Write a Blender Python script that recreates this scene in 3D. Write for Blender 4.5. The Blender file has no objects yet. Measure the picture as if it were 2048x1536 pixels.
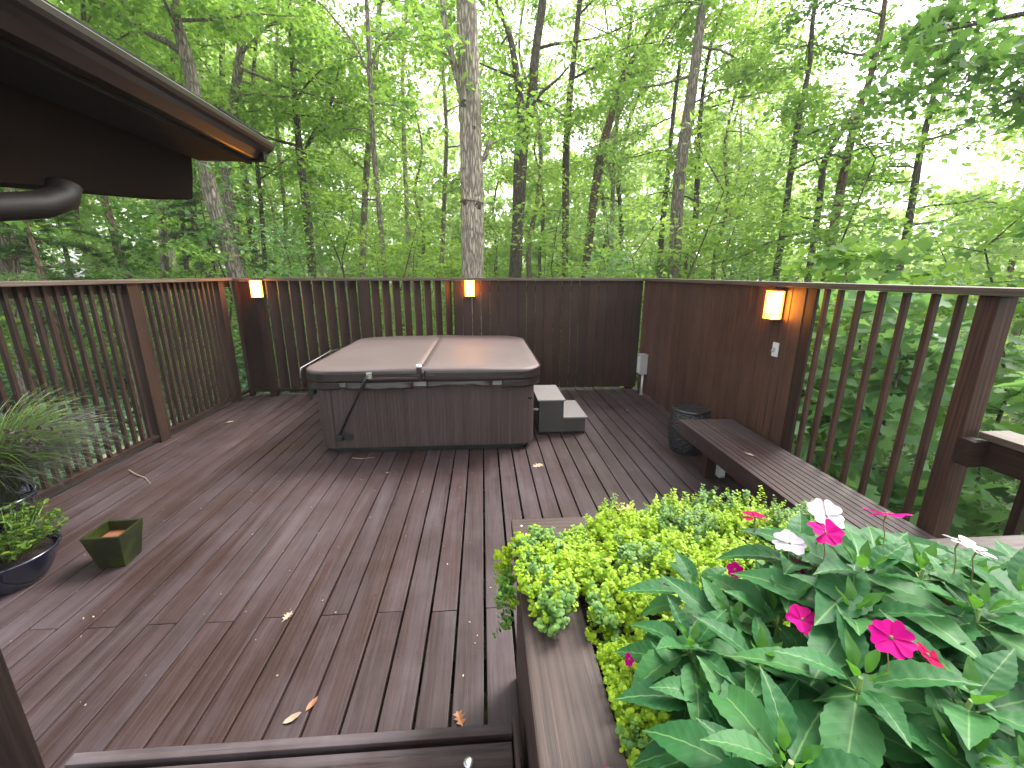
import bpy, bmesh, math, random
import numpy as np
from mathutils import Vector, Matrix, Euler
R_ = math.radians
PI = math.pi
scene = bpy.context.scene
COL = scene.collection

# ------------------------------------------------------------------ camera, sky, sun, exposure
cam_d = bpy.data.cameras.new('camera')
cam = bpy.data.objects.new('camera', cam_d); COL.objects.link(cam)
cam.location = (0, 0, 1.76)
cam.rotation_euler = (PI / 2 - 0.2555, -0.0014, -0.06846)
cam_d.sensor_width = 36.0
cam_d.lens = 844.6 / 2048 * 36
cam_d.clip_start = 0.03; cam_d.clip_end = 600
scene.camera = cam

SUN_EL, SUN_AZ = 48, 55            # degrees; azimuth measured from +Y towards +X
w = bpy.data.worlds.new("World"); scene.world = w; w.use_nodes = True
nt = w.node_tree; nt.nodes.clear()
out = nt.nodes.new('ShaderNodeOutputWorld'); bg = nt.nodes.new('ShaderNodeBackground')
sky = nt.nodes.new('ShaderNodeTexSky'); sky.sky_type = 'NISHITA'; sky.sun_disc = False
sky.sun_elevation = R_(SUN_EL); sky.sun_rotation = R_(SUN_AZ)
sky.dust_density = 3.0; sky.air_density = 1.0; sky.ozone_density = 1.0
hs = nt.nodes.new('ShaderNodeHueSaturation'); hs.inputs['Saturation'].default_value = 0.16
hs.inputs['Value'].default_value = 1.0
nt.links.new(sky.outputs[0], hs.inputs['Color']); nt.links.new(hs.outputs[0], bg.inputs[0])
bg.inputs[1].default_value = 0.15
nt.links.new(bg.outputs[0], out.inputs[0])
sl = bpy.data.lights.new('sun', 'SUN'); sl.energy = 1.2; sl.angle = R_(20); sl.color = (1, 0.95, 0.87)
so = bpy.data.objects.new('sun', sl); COL.objects.link(so)
sd = Vector((math.sin(R_(SUN_AZ)) * math.cos(R_(SUN_EL)), math.cos(R_(SUN_AZ)) * math.cos(R_(SUN_EL)), math.sin(R_(SUN_EL))))
so.rotation_euler = sd.to_track_quat('Z', 'Y').to_euler(); so.location = (20, 15, 30)
scene.view_settings.view_transform = 'Standard'; scene.view_settings.look = 'None'
scene.view_settings.gamma = 1.0; scene.view_settings.exposure = 2.28
scene.render.engine = 'CYCLES'
scene.cycles.max_bounces = 8; scene.cycles.diffuse_bounces = 4; scene.cycles.glossy_bounces = 2
scene.cycles.transmission_bounces = 6; scene.cycles.use_denoising = True
scene.cycles.caustics_reflective = False; scene.cycles.caustics_refractive = False

# ------------------------------------------------------------------ materials
MATS = {}
class NT:
    def __init__(s, name):
        m = bpy.data.materials.new(name); m.use_nodes = True
        s.m = m; s.t = m.node_tree; s.t.nodes.clear()
        s.out = s.n('OutputMaterial')
    def n(s, typ, **kw):
        nd = s.t.nodes.new('ShaderNode' + typ)
        for k, v in kw.items(): setattr(nd, k, v)
        return nd
    def l(s, a, b): s.t.links.new(a, b)
    def ramp(s, fac, stops, interp='LINEAR'):
        r = s.n('ValToRGB'); r.color_ramp.interpolation = interp
        el = r.color_ramp.elements
        while len(el) < len(stops): el.new(0.5)
        for e, (p, c) in zip(el, stops):
            e.position = p; e.color = (*c, 1) if len(c) == 3 else c
        s.l(fac, r.inputs[0]); return r.outputs[0]
    def noise(s, vec, scale, detail=3, rough=0.5, dist=0.0):
        n = s.n('TexNoise'); n.inputs['Scale'].default_value = scale; n.inputs['Detail'].default_value = detail
        n.inputs['Roughness'].default_value = rough; n.inputs['Distortion'].default_value = dist
        if vec is not None: s.l(vec, n.inputs['Vector'])
        return n.outputs['Fac']
    def mix(s, fac, a, b, typ='MIX'):
        m = s.n('Mix'); m.data_type = 'RGBA'; m.blend_type = typ
        for inp, v in ((m.inputs[0], fac), (m.inputs[6], a), (m.inputs[7], b)):
            if isinstance(v, (int, float)): inp.default_value = v
            elif isinstance(v, tuple): inp.default_value = (*v, 1)
            else: s.l(v, inp)
        return m.outputs[2]
    def math(s, op, a, b=None):
        m = s.n('Math'); m.operation = op
        for i, v in enumerate((a, b)):
            if v is None: continue
            if isinstance(v, (int, float)): m.inputs[i].default_value = v
            else: s.l(v, m.inputs[i])
        return m.outputs[0]

def principled(k, col=None, rough=0.5, spec=0.5, metal=0.0, bump=None, bstr=0.3, bdist=0.01, coat=0):
    p = k.n('BsdfPrincipled')
    def setv(n, v):
        if isinstance(v, (int, float)): p.inputs[n].default_value = v
        elif isinstance(v, tuple): p.inputs[n].default_value = (*v, 1)
        elif v is not None: k.l(v, p.inputs[n])
    setv('Base Color', col); setv('Roughness', rough); setv('Specular IOR Level', spec); setv('Metallic', metal)
    if coat: p.inputs['Coat Weight'].default_value = coat
    if bump is not None:
        b = k.n('Bump'); b.inputs['Strength'].default_value = bstr; b.inputs['Distance'].default_value = bdist
        k.l(bump, b.inputs['Height']); k.l(b.outputs[0], p.inputs['Normal'])
    return p

def wood(name, axis, stops, wear=None, wear_amt=0.4, rough=(0.45, 0.7), bstr=0.35, spec=0.4, tint=0.5, famt=0.75):
    """stained timber, grain running along axis (0,1,2)"""
    k = NT(name)
    tc = k.n('TexCoord'); geo = k.n('NewGeometry')
    rnd = geo.outputs['Random Per Island']
    comb = k.n('CombineXYZ')
    k.l(k.math('MULTIPLY', rnd, 37.0), comb.inputs[0]); k.l(k.math('MULTIPLY', rnd, 91.0), comb.inputs[1]); k.l(k.math('MULTIPLY', rnd, 53.0), comb.inputs[2])
    add = k.n('VectorMath', operation='ADD'); k.l(tc.outputs['Object'], add.inputs[0]); k.l(comb.outputs[0], add.inputs[1])
    def mp(long, cross):
        m = k.n('Mapping'); sc = [cross] * 3; sc[axis] = long
        m.inputs['Scale'].default_value = sc; k.l(add.outputs[0], m.inputs['Vector']); return m.outputs[0]
    fine = k.noise(mp(2.2, 90), 1.0, 5, 0.65, 0.4)
    grain = k.noise(mp(0.9, 17), 1.0, 4, 0.6, 1.6)
    wv = k.n('TexWave', wave_type='BANDS', bands_direction='DIAGONAL')
    wv.inputs['Scale'].default_value = 1.0; wv.inputs['Distortion'].default_value = 5.0
    wv.inputs['Detail'].default_value = 2.0; wv.inputs['Detail Scale'].default_value = 1.0
    k.l(mp(0.8, 26), wv.inputs['Vector'])
    mixg = k.math('ADD', k.math('MULTIPLY', grain, 0.55), k.math('MULTIPLY', wv.outputs['Fac'], 0.16))
    mixg = k.math('ADD', mixg, k.math('MULTIPLY', k.math('SUBTRACT', fine, 0.5), famt))
    mixg = k.math('ADD', mixg, 0.14)
    mixg = k.math('ADD', mixg, k.math('MULTIPLY', k.math('SUBTRACT', rnd, 0.5), 0.30 * tint))
    col = k.ramp(mixg, stops)
    if wear:
        patch = k.noise(tc.outputs['Object'], 0.9, 5, 0.65)
        patch2 = k.noise(mp(0.6, 9), 1.0, 4, 0.7)
        f = k.ramp(k.math('MULTIPLY', patch, patch2), [(0.18, (0, 0, 0)), (0.42, (1, 1, 1))])
        f = k.math('MULTIPLY', f, wear_amt)
        col = k.mix(f, col, wear)
    # dark checks along the grain
    chk = k.noise(mp(3.0, 120), 1.0, 3, 0.8)
    cf = k.ramp(chk, [(0.28, (1, 1, 1)), (0.36, (0, 0, 0))])
    col = k.mix(k.math('MULTIPLY', cf, 0.7), col, (0.008, 0.005, 0.005))
    big = k.noise(tc.outputs['Object'], 2.3, 4, 0.6)
    rr = k.n('MapRange'); rr.inputs[3].default_value = rough[0]; rr.inputs[4].default_value = rough[1]
    rr.inputs[1].default_value = 0.3; rr.inputs[2].default_value = 0.7
    k.l(big, rr.inputs[0])
    h = k.math('ADD', k.math('MULTIPLY', fine, 0.5), k.math('MULTIPLY', grain, 0.4))
    h = k.math('SUBTRACT', h, k.math('MULTIPLY', cf, 0.5))
    p = principled(k, col, rr.outputs[0], spec, bump=h, bstr=bstr, bdist=0.006)
    k.l(p.outputs[0], k.out.inputs[0])
    return k.m

DK = [(0.22, (0.0105, 0.0042, 0.0032)), (0.5, (0.0275, 0.0116, 0.0095)), (0.80, (0.052, 0.0250, 0.0215))]
FN = [(0.28, (0.007, 0.0028, 0.0015)), (0.5, (0.021, 0.0085, 0.0046)), (0.75, (0.050, 0.021, 0.0118))]
CP = [(0.25, (0.045, 0.029, 0.022)), (0.5, (0.09, 0.063, 0.050)), (0.78, (0.16, 0.125, 0.10))]
PL = [(0.26, (0.022, 0.0115, 0.0095)), (0.5, (0.046, 0.027, 0.022)), (0.78, (0.075, 0.048, 0.040))]
deck_y = wood('deck_timber', 1, DK, wear=(0.092, 0.072, 0.082), wear_amt=0.7, rough=(0.5, 0.72), bstr=0.45, spec=0.35, tint=0.5, famt=0.42)
step_x = wood('step_timber', 0, DK, wear=(0.13, 0.112, 0.125), wear_amt=0.9, rough=(0.5, 0.7), bstr=0.8, spec=0.4)
bench_y = wood('bench_timber', 1, DK, wear=(0.09, 0.07, 0.078), wear_amt=0.6, bstr=0.5)
fence_z = wood('fence_timber', 2, FN, wear=(0.075, 0.04, 0.027), wear_amt=0.4, rough=(0.5, 0.75), bstr=0.3, spec=0.3)
fence_x = wood('fence_timber_across', 0, FN, rough=(0.5, 0.75), spec=0.3)
fence_y = wood('fence_timber_along', 1, FN, rough=(0.5, 0.75), spec=0.3)
wall_z = wood('plank_wall_timber', 2, [(0.28, (0.016, 0.0062, 0.0038)), (0.5, (0.046, 0.019, 0.012)), (0.75, (0.10, 0.046, 0.031))], wear=(0.12, 0.062, 0.042), wear_amt=0.7, rough=(0.45, 0.7), bstr=0.35, spec=0.35)
cap_x = wood('cap_timber_across', 0, CP, rough=(0.5, 0.75)); cap_y = wood('cap_timber_along', 1, CP, rough=(0.5, 0.75))
pl_x = wood('planter_timber_across', 0, PL, rough=(0.45, 0.7), bstr=0.4); pl_y = wood('planter_timber_along', 1, PL, rough=(0.45, 0.7), bstr=0.4)
pale_z = wood('lit_weathered_edge_timber', 2, [(0.25, (0.09, 0.07, 0.045)), (0.5, (0.17, 0.14, 0.09)), (0.78, (0.26, 0.22, 0.15))])  # for louvre edges: weathered tone with caught light put into the colour

def plain(name, col, rough=0.5, spec=0.5, metal=0.0, nscale=20, var=0.25, bstr=0.1, coat=0, bdist=0.003):
    k = NT(name); tc = k.n('TexCoord')
    n = k.noise(tc.outputs['Object'], nscale, 4, 0.6)
    n2 = k.noise(tc.outputs['Object'], nscale * 0.15, 4, 0.65)
    f = k.math('ADD', k.math('MULTIPLY', n, 0.4), k.math('MULTIPLY', n2, 0.6))
    a = tuple(c * (1 - var) for c in col); b = tuple(min(1, c * (1 + var)) for c in col)
    c = k.ramp(f, [(0.3, a), (0.7, b)])
    rr = k.n('MapRange'); rr.inputs[3].default_value = max(0.02, rough - 0.08); rr.inputs[4].default_value = min(1, rough + 0.1); k.l(n2, rr.inputs[0])
    p = principled(k, c, rr.outputs[0], spec, metal, bump=n, bstr=bstr, bdist=bdist, coat=coat)
    k.l(p.outputs[0], k.out.inputs[0]); return k.m

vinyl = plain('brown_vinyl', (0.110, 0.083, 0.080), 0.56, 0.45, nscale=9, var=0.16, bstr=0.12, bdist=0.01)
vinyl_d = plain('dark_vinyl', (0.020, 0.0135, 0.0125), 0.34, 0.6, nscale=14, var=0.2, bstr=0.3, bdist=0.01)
acrylic = plain('pale_acrylic', (0.42, 0.42, 0.40), 0.35, 0.5, var=0.1)
black_pl = plain('black_plastic', (0.010, 0.012, 0.012), 0.4, 0.5)
black_mt = plain('black_metal', (0.012, 0.012, 0.014), 0.3, 0.6)
steel = plain('bright_steel', (0.6, 0.6, 0.6), 0.25, 0.5, metal=0.9)
step_top = plain('grey_composite', (0.17, 0.155, 0.148), 0.6, 0.4, var=0.08, nscale=60)
step_side = plain('dark_grey_composite', (0.05, 0.048, 0.045), 0.6, 0.4, var=0.1, nscale=60)
white_pl = plain('white_plastic', (0.62, 0.63, 0.62), 0.45, 0.5, var=0.06)
grey_mt = plain('grey_box_metal', (0.36, 0.37, 0.37), 0.45, 0.5, var=0.1)
lampmt = plain('lamp_bronze', (0.10, 0.06, 0.04), 0.4, 0.5)
gutter_m = plain('gutter_brown_metal', (0.020, 0.0135, 0.0125), 0.3, 0.5, nscale=6, var=0.2, bstr=0.05, coat=0.1)
trim_m = plain('dark_brown_trim', (0.0085, 0.0042, 0.0028), 0.85, 0.05, nscale=8, var=0.3)
spout_m = plain('matt_brown_pipe', (0.008, 0.0055, 0.005), 0.6, 0.25)
trim_w = wood('dark_post_timber', 2, [(0.25, (0.003, 0.0015, 0.001)), (0.5, (0.007, 0.0035, 0.0028)), (0.78, (0.015, 0.008, 0.006))], rough=(0.6, 0.8), spec=0.2)
soffit_m = plain('soffit_brown', (0.010, 0.0065, 0.005), 0.7, 0.15, nscale=8, var=0.3)
shingle_m = plain('roof_shingle', (0.05, 0.045, 0.042), 0.9, 0.2, nscale=80, var=0.5, bstr=0.6)
soil_m = plain('potting_soil', (0.020, 0.013, 0.010), 0.95, 0.2, nscale=90, var=0.6, bstr=1.0, bdist=0.02)
perlite = plain('perlite', (0.7, 0.68, 0.64), 0.8, 0.3)
terra = plain('terracotta', (0.20, 0.075, 0.035), 0.8, 0.3, nscale=12, var=0.3)
navy = plain('navy_glaze', (0.006, 0.008, 0.020), 0.12, 0.6, var=0.2, coat=0.5)
greenglaze = plain('moss_green_glaze', (0.105, 0.15, 0.018), 0.35, 0.5, nscale=14, var=0.35, bstr=0.2)
darkglaze = plain('black_green_glaze', (0.012, 0.016, 0.006), 0.3, 0.5, nscale=14, var=0.4)
stone_m = plain('edging_stone', (0.33, 0.27, 0.17), 0.9, 0.3, nscale=15, var=0.3, bstr=0.6, bdist=0.02)

def drum_mat():
    k = NT('hammered_black_glaze'); tc = k.n('TexCoord')
    mp = k.n('Mapping'); mp.inputs['Scale'].default_value = (1, 1, 1); k.l(tc.outputs['Object'], mp.inputs[0])
    v = k.n('TexVoronoi'); v.inputs['Scale'].default_value = 48; k.l(mp.outputs[0], v.inputs['Vector'])
    p = principled(k, (0.016, 0.016, 0.019), 0.32, 0.6, bump=v.outputs['Distance'], bstr=1.0, bdist=0.012)
    k.l(p.outputs[0], k.out.inputs[0]); return k.m
drum_m = drum_mat()

def cabinet_mat():
    k = NT('brown_cabinet_panel'); tc = k.n('TexCoord'); geo = k.n('NewGeometry')
    mp = k.n('Mapping'); mp.inputs['Scale'].default_value = (26, 26, 0.5); k.l(tc.outputs['Object'], mp.inputs[0])
    n = k.noise(mp.outputs[0], 1.0, 3, 0.6); n2 = k.noise(tc.outputs['Object'], 1.5, 3)
    c = k.ramp(k.math('ADD', k.math('MULTIPLY', n, 0.7), k.math('MULTIPLY', n2, 0.3)), [(0.3, (0.034, 0.0225, 0.0195)), (0.5, (0.055, 0.038, 0.034)), (0.72, (0.086, 0.062, 0.058))])
    p = principled(k, c, 0.5, 0.45, bump=n, bstr=0.15, bdist=0.004)
    k.l(p.outputs[0], k.out.inputs[0]); return k.m
cabinet_m = cabinet_mat()

def lamp_mat():
    k = NT('lit_amber_glass'); e = k.n('Emission'); tc = k.n('TexCoord')
    lw = k.n('LayerWeight'); lw.inputs['Blend'].default_value = 0.35
    c = k.ramp(lw.outputs['Facing'], [(0.0, (1.0, 0.38, 0.035)), (0.45, (1.0, 0.25, 0.010)), (0.85, (1.0, 0.04, 0.001))])
    k.l(c, e.inputs[0]); e.inputs[1].default_value = 12.0
    k.l(e.outputs[0], k.out.inputs[0]); return k.m
lamp_m = lamp_mat()

def bark(name, a, b, c, scale=1.0, moss=0.2):
    k = NT(name); tc = k.n('TexCoord')
    mp = k.n('Mapping'); mp.inputs['Scale'].default_value = (16 * scale, 16 * scale, 2.6 * scale); k.l(tc.outputs['Object'], mp.inputs[0])
    v = k.n('TexVoronoi', feature='DISTANCE_TO_EDGE'); v.inputs['Scale'].default_value = 1.0; v.inputs['Randomness'].default_value = 1
    nn = k.n('TexNoise'); nn.inputs['Scale'].default_value = 1.5; nn.inputs['Detail'].default_value = 4
    k.l(mp.outputs[0], nn.inputs['Vector'])
    ad = k.n('VectorMath', operation='ADD'); k.l(mp.outputs[0], ad.inputs[0]); k.l(nn.outputs['Color'], ad.inputs[1]); k.l(ad.outputs[0], v.inputs['Vector'])
    n = k.noise(mp.outputs[0], 2.0, 5, 0.7); n2 = k.noise(tc.outputs['Object'], 1.3, 4, 0.6)
    crack = k.ramp(v.outputs['Distance'], [(0.0, (0, 0, 0)), (0.22, (1, 1, 1))])
    col = k.ramp(n, [(0.3, a), (0.5, b), (0.7, c)])
    col = k.mix(k.math('MULTIPLY', k.math('SUBTRACT', 1.0, crack), 0.75), col, tuple(x * 0.3 for x in a))
    col = k.mix(k.math('MULTIPLY', k.ramp(n2, [(0.5, (0, 0, 0)), (0.7, (1, 1, 1))]), moss), col, (0.05, 0.07, 0.02))
    h = k.math('ADD', crack, k.math('MULTIPLY', n, 0.6))
    p = principled(k, col, 0.85, 0.25, bump=h, bstr=0.8, bdist=0.03)
    k.l(p.outputs[0], k.out.inputs[0]); return k.m
bark_pale = bark('pale_shaggy_bark', (0.28, 0.225, 0.17), (0.48, 0.41, 0.335), (0.64, 0.57, 0.48), 1.3, 0.1)
bark_grey = bark('grey_bark', (0.19, 0.155, 0.12), (0.33, 0.28, 0.225), (0.47, 0.41, 0.34), 1.5, 0.2)
bark_dark = bark('dark_bark', (0.075, 0.058, 0.044), (0.145, 0.117, 0.09), (0.23, 0.19, 0.15), 1.5, 0.35)
bark_brown = bark('brown_bark', (0.12, 0.08, 0.055), (0.22, 0.155, 0.11), (0.33, 0.25, 0.18), 1.7, 0.2)

def leaf_mat(name, stops, trans, tfac=0.42, rough=0.5, spec=0.35, veins=False):
    k = NT(name); geo = k.n('NewGeometry'); rnd = geo.outputs['Random Per Island']; tc = k.n('TexCoord')
    n = k.noise(tc.outputs['Object'], 0.55, 2)
    f = k.math('ADD', k.math('MULTIPLY', rnd, 0.62), k.math('MULTIPLY', n, 0.38))
    c = k.ramp(f, stops)
    c2 = k.mix(0.65, c, trans)
    if veins:
        uv = k.n('UVMap'); uv.uv_map = 'UVMap'; sep = k.n('SeparateXYZ'); k.l(uv.outputs[0], sep.inputs[0])
        d = k.math('ABSOLUTE', k.math('SUBTRACT', sep.outputs[1], 0.5))
        mid = k.ramp(d, [(0.010, (1, 1, 1)), (0.024, (0, 0, 0))])
        c = k.mix(k.math('MULTIPLY', mid, 0.6), c, (0.20, 0.34, 0.12))
        st = k.math('SINE', k.math('MULTIPLY', k.math('SUBTRACT', sep.outputs[0], k.math('MULTIPLY', d, 0.45)), 62.0))
        h = k.math('ADD', k.math('MULTIPLY', st, 0.16), k.math('MULTIPLY', k.noise(tc.outputs['Object'], 60, 3), 0.6))
        lat = k.ramp(st, [(0.90, (0, 0, 0)), (1.0, (1, 1, 1))])
        c = k.mix(k.math('MULTIPLY', lat, 0.10), c, (0.22, 0.34, 0.14))
        bl = k.noise(tc.outputs['Object'], 14, 4)
        c = k.mix(k.math('MULTIPLY', k.ramp(bl, [(0.45, (0, 0, 0)), (0.75, (1, 1, 1))]), 0.35), c, (0.03, 0.075, 0.03))
        p = principled(k, c, rough, spec, bump=h, bstr=0.35, bdist=0.0015)
    else:
        p = principled(k, c, rough, spec)
    t = k.n('BsdfTranslucent'); k.l(c2, t.inputs[0])
    m = k.n('MixShader'); m.inputs[0].default_value = tfac
    k.l(p.outputs[0], m.inputs[1]); k.l(t.outputs[0], m.inputs[2]); k.l(m.outputs[0], k.out.inputs[0])
    return k.m
lf_mid = leaf_mat('leaf_mid_green', [(0.15, (0.06, 0.15, 0.03)), (0.5, (0.12, 0.25, 0.045)), (0.85, (0.20, 0.34, 0.065))], (0.42, 0.68, 0.09), 0.52)
lf_light = leaf_mat('leaf_light_green', [(0.15, (0.10, 0.20, 0.035)), (0.5, (0.18, 0.32, 0.055)), (0.85, (0.27, 0.42, 0.085))], (0.54, 0.76, 0.12), 0.55)
lf_dark = leaf_mat('leaf_dark_green', [(0.15, (0.035, 0.095, 0.028)), (0.5, (0.065, 0.155, 0.038)), (0.85, (0.11, 0.21, 0.05))], (0.22, 0.44, 0.06), 0.45)
lf_blue = leaf_mat('leaf_cool_green', [(0.15, (0.07, 0.18, 0.06)), (0.5, (0.13, 0.27, 0.09)), (0.85, (0.20, 0.35, 0.13))], (0.32, 0.58, 0.12), 0.48, 0.4, 0.5)
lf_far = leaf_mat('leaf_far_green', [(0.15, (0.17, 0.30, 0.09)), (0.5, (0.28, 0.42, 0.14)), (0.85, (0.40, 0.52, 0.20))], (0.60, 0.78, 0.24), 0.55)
lf_con = leaf_mat('needle_green', [(0.15, (0.05, 0.12, 0.04)), (0.5, (0.10, 0.18, 0.06)), (0.85, (0.17, 0.25, 0.09))], (0.2, 0.34, 0.08), 0.3)
lf_ivy = leaf_mat('ground_cover_green', [(0.15, (0.05, 0.125, 0.055)), (0.5, (0.10, 0.21, 0.10)), (0.85, (0.18, 0.31, 0.16))], (0.16, 0.34, 0.08), 0.25, 0.32, 0.5)
lf_imp = leaf_mat('impatiens_leaf', [(0.15, (0.015, 0.085, 0.024)), (0.5, (0.028, 0.125, 0.035)), (0.85, (0.055, 0.175, 0.045))], (0.07, 0.26, 0.03), 0.2, 0.52, 0.2, veins=True)
lf_new = leaf_mat('young_impatiens_leaf', [(0.15, (0.04, 0.14, 0.022)), (0.5, (0.06, 0.19, 0.03)), (0.85, (0.09, 0.24, 0.035))], (0.16, 0.4, 0.03), 0.3, 0.42, 0.45)
lf_jen = leaf_mat('chartreuse_leaf', [(0.1, (0.10, 0.22, 0.014)), (0.35, (0.22, 0.38, 0.014)), (0.7, (0.33, 0.48, 0.018)), (0.95, (0.42, 0.54, 0.04))], (0.45, 0.62, 0.02), 0.35, 0.5, 0.3)
lf_jeng = leaf_mat('creeper_green_leaf', [(0.15, (0.06, 0.15, 0.035)), (0.5, (0.11, 0.24, 0.045)), (0.85, (0.19, 0.33, 0.06))], (0.16, 0.32, 0.04), 0.3, 0.5, 0.3)
lf_bas = leaf_mat('basil_leaf', [(0.15, (0.03, 0.075, 0.008)), (0.5, (0.065, 0.13, 0.012)), (0.85, (0.13, 0.20, 0.02))], (0.14, 0.25, 0.015), 0.35)
lf_grs = leaf_mat('grass_blade', [(0.1, (0.02, 0.03, 0.014)), (0.45, (0.045, 0.055, 0.035)), (0.75, (0.085, 0.085, 0.075)), (0.95, (0.15, 0.14, 0.145))], (0.12, 0.13, 0.06), 0.2, 0.45)
lf_grg = leaf_mat('green_grass_blade', [(0.15, (0.04, 0.10, 0.01)), (0.85, (0.15, 0.24, 0.03))], (0.15, 0.26, 0.02), 0.3)
stem_g = plain('green_stem', (0.15, 0.26, 0.06), 0.5, 0.4)
stem_r = plain('red_green_stem', (0.20, 0.17, 0.07), 0.5, 0.4)
mag = leaf_mat('magenta_petal', [(0.1, (0.40, 0.001, 0.13)), (0.9, (0.50, 0.001, 0.20))], (0.6, 0.002, 0.22), 0.2, 0.7, 0.1)
red = leaf_mat('crimson_petal', [(0.1, (0.30, 0.001, 0.04)), (0.9, (0.36, 0.001, 0.07))], (0.5, 0.003, 0.05), 0.2, 0.7, 0.1)
whp = leaf_mat('white_pink_petal', [(0.1, (0.52, 0.44, 0.55)), (0.9, (0.62, 0.56, 0.62))], (0.6, 0.5, 0.6), 0.25, 0.5)
seed_m = leaf_mat('grass_seed_head', [(0.1, (0.07, 0.055, 0.05)), (0.9, (0.13, 0.10, 0.09))], (0.12, 0.1, 0.08), 0.15)
drytan = leaf_mat('dry_leaf_tan', [(0.1, (0.30, 0.22, 0.15)), (0.9, (0.52, 0.42, 0.30))], (0.4, 0.3, 0.15), 0.15)
dryor = leaf_mat('dry_leaf_orange', [(0.1, (0.30, 0.12, 0.06)), (0.9, (0.48, 0.22, 0.12))], (0.4, 0.2, 0.1), 0.15)

def ground_mat():
    k = NT('forest_floor'); tc = k.n('TexCoord')
    n = k.noise(tc.outputs['Object'], 0.35, 5, 0.6); n2 = k.noise(tc.outputs['Object'], 9, 5, 0.7)
    c = k.ramp(n2, [(0.3, (0.018, 0.016, 0.008)), (0.5, (0.035, 0.04, 0.015)), (0.7, (0.06, 0.05, 0.028))])
    c = k.mix(k.ramp(n, [(0.45, (0, 0, 0)), (0.6, (1, 1, 1))]), c, (0.05, 0.10, 0.022))
    p = principled(k, c, 0.95, 0.2, bump=n2, bstr=0.8, bdist=0.05)
    k.l(p.outputs[0], k.out.inputs[0]); return k.m
ground_m = ground_mat()
lawn_m = plain('lawn_green', (0.13, 0.26, 0.03), 0.9, 0.2, nscale=30, var=0.25, bstr=0.6, bdist=0.03)
road_m = plain('driveway_grey', (0.22, 0.22, 0.21), 0.9, 0.2, nscale=30, var=0.15)

# ------------------------------------------------------------------ object helpers
def tag(o, label=None, cat=None, group=None, kind=None):
    if label: o['label'] = label
    if cat: o['category'] = cat
    if group: o['group'] = group
    if kind: o['kind'] = kind
    return o
def thing(name, loc, label, cat, group=None, rz=0.0):
    o = bpy.data.objects.new(name, None); COL.objects.link(o); o.location = loc; o.rotation_euler = (0, 0, rz)
    o.empty_display_size = 0.1
    return tag(o, label, cat, group)
def link_mesh(name, me, mats, parent=None):
    o = bpy.data.objects.new(name, me); COL.objects.link(o)
    for m in (mats if isinstance(mats, (list, tuple)) else [mats]): me.materials.append(m)
    if parent is not None: o.parent = parent
    return o
def copy_thing(root, loc, rz, scale=1.0, label=None):
    r = root.copy(); COL.objects.link(r); r.location = loc; r.rotation_euler = (0, 0, rz); r.scale = (scale,) * 3
    if label: r['label'] = label
    for ch in list(root.children):
        c = ch.copy(); COL.objects.link(c); c.parent = r
        for g in ch.children:
            d = g.copy(); COL.objects.link(d); d.parent = c
    return r

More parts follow.
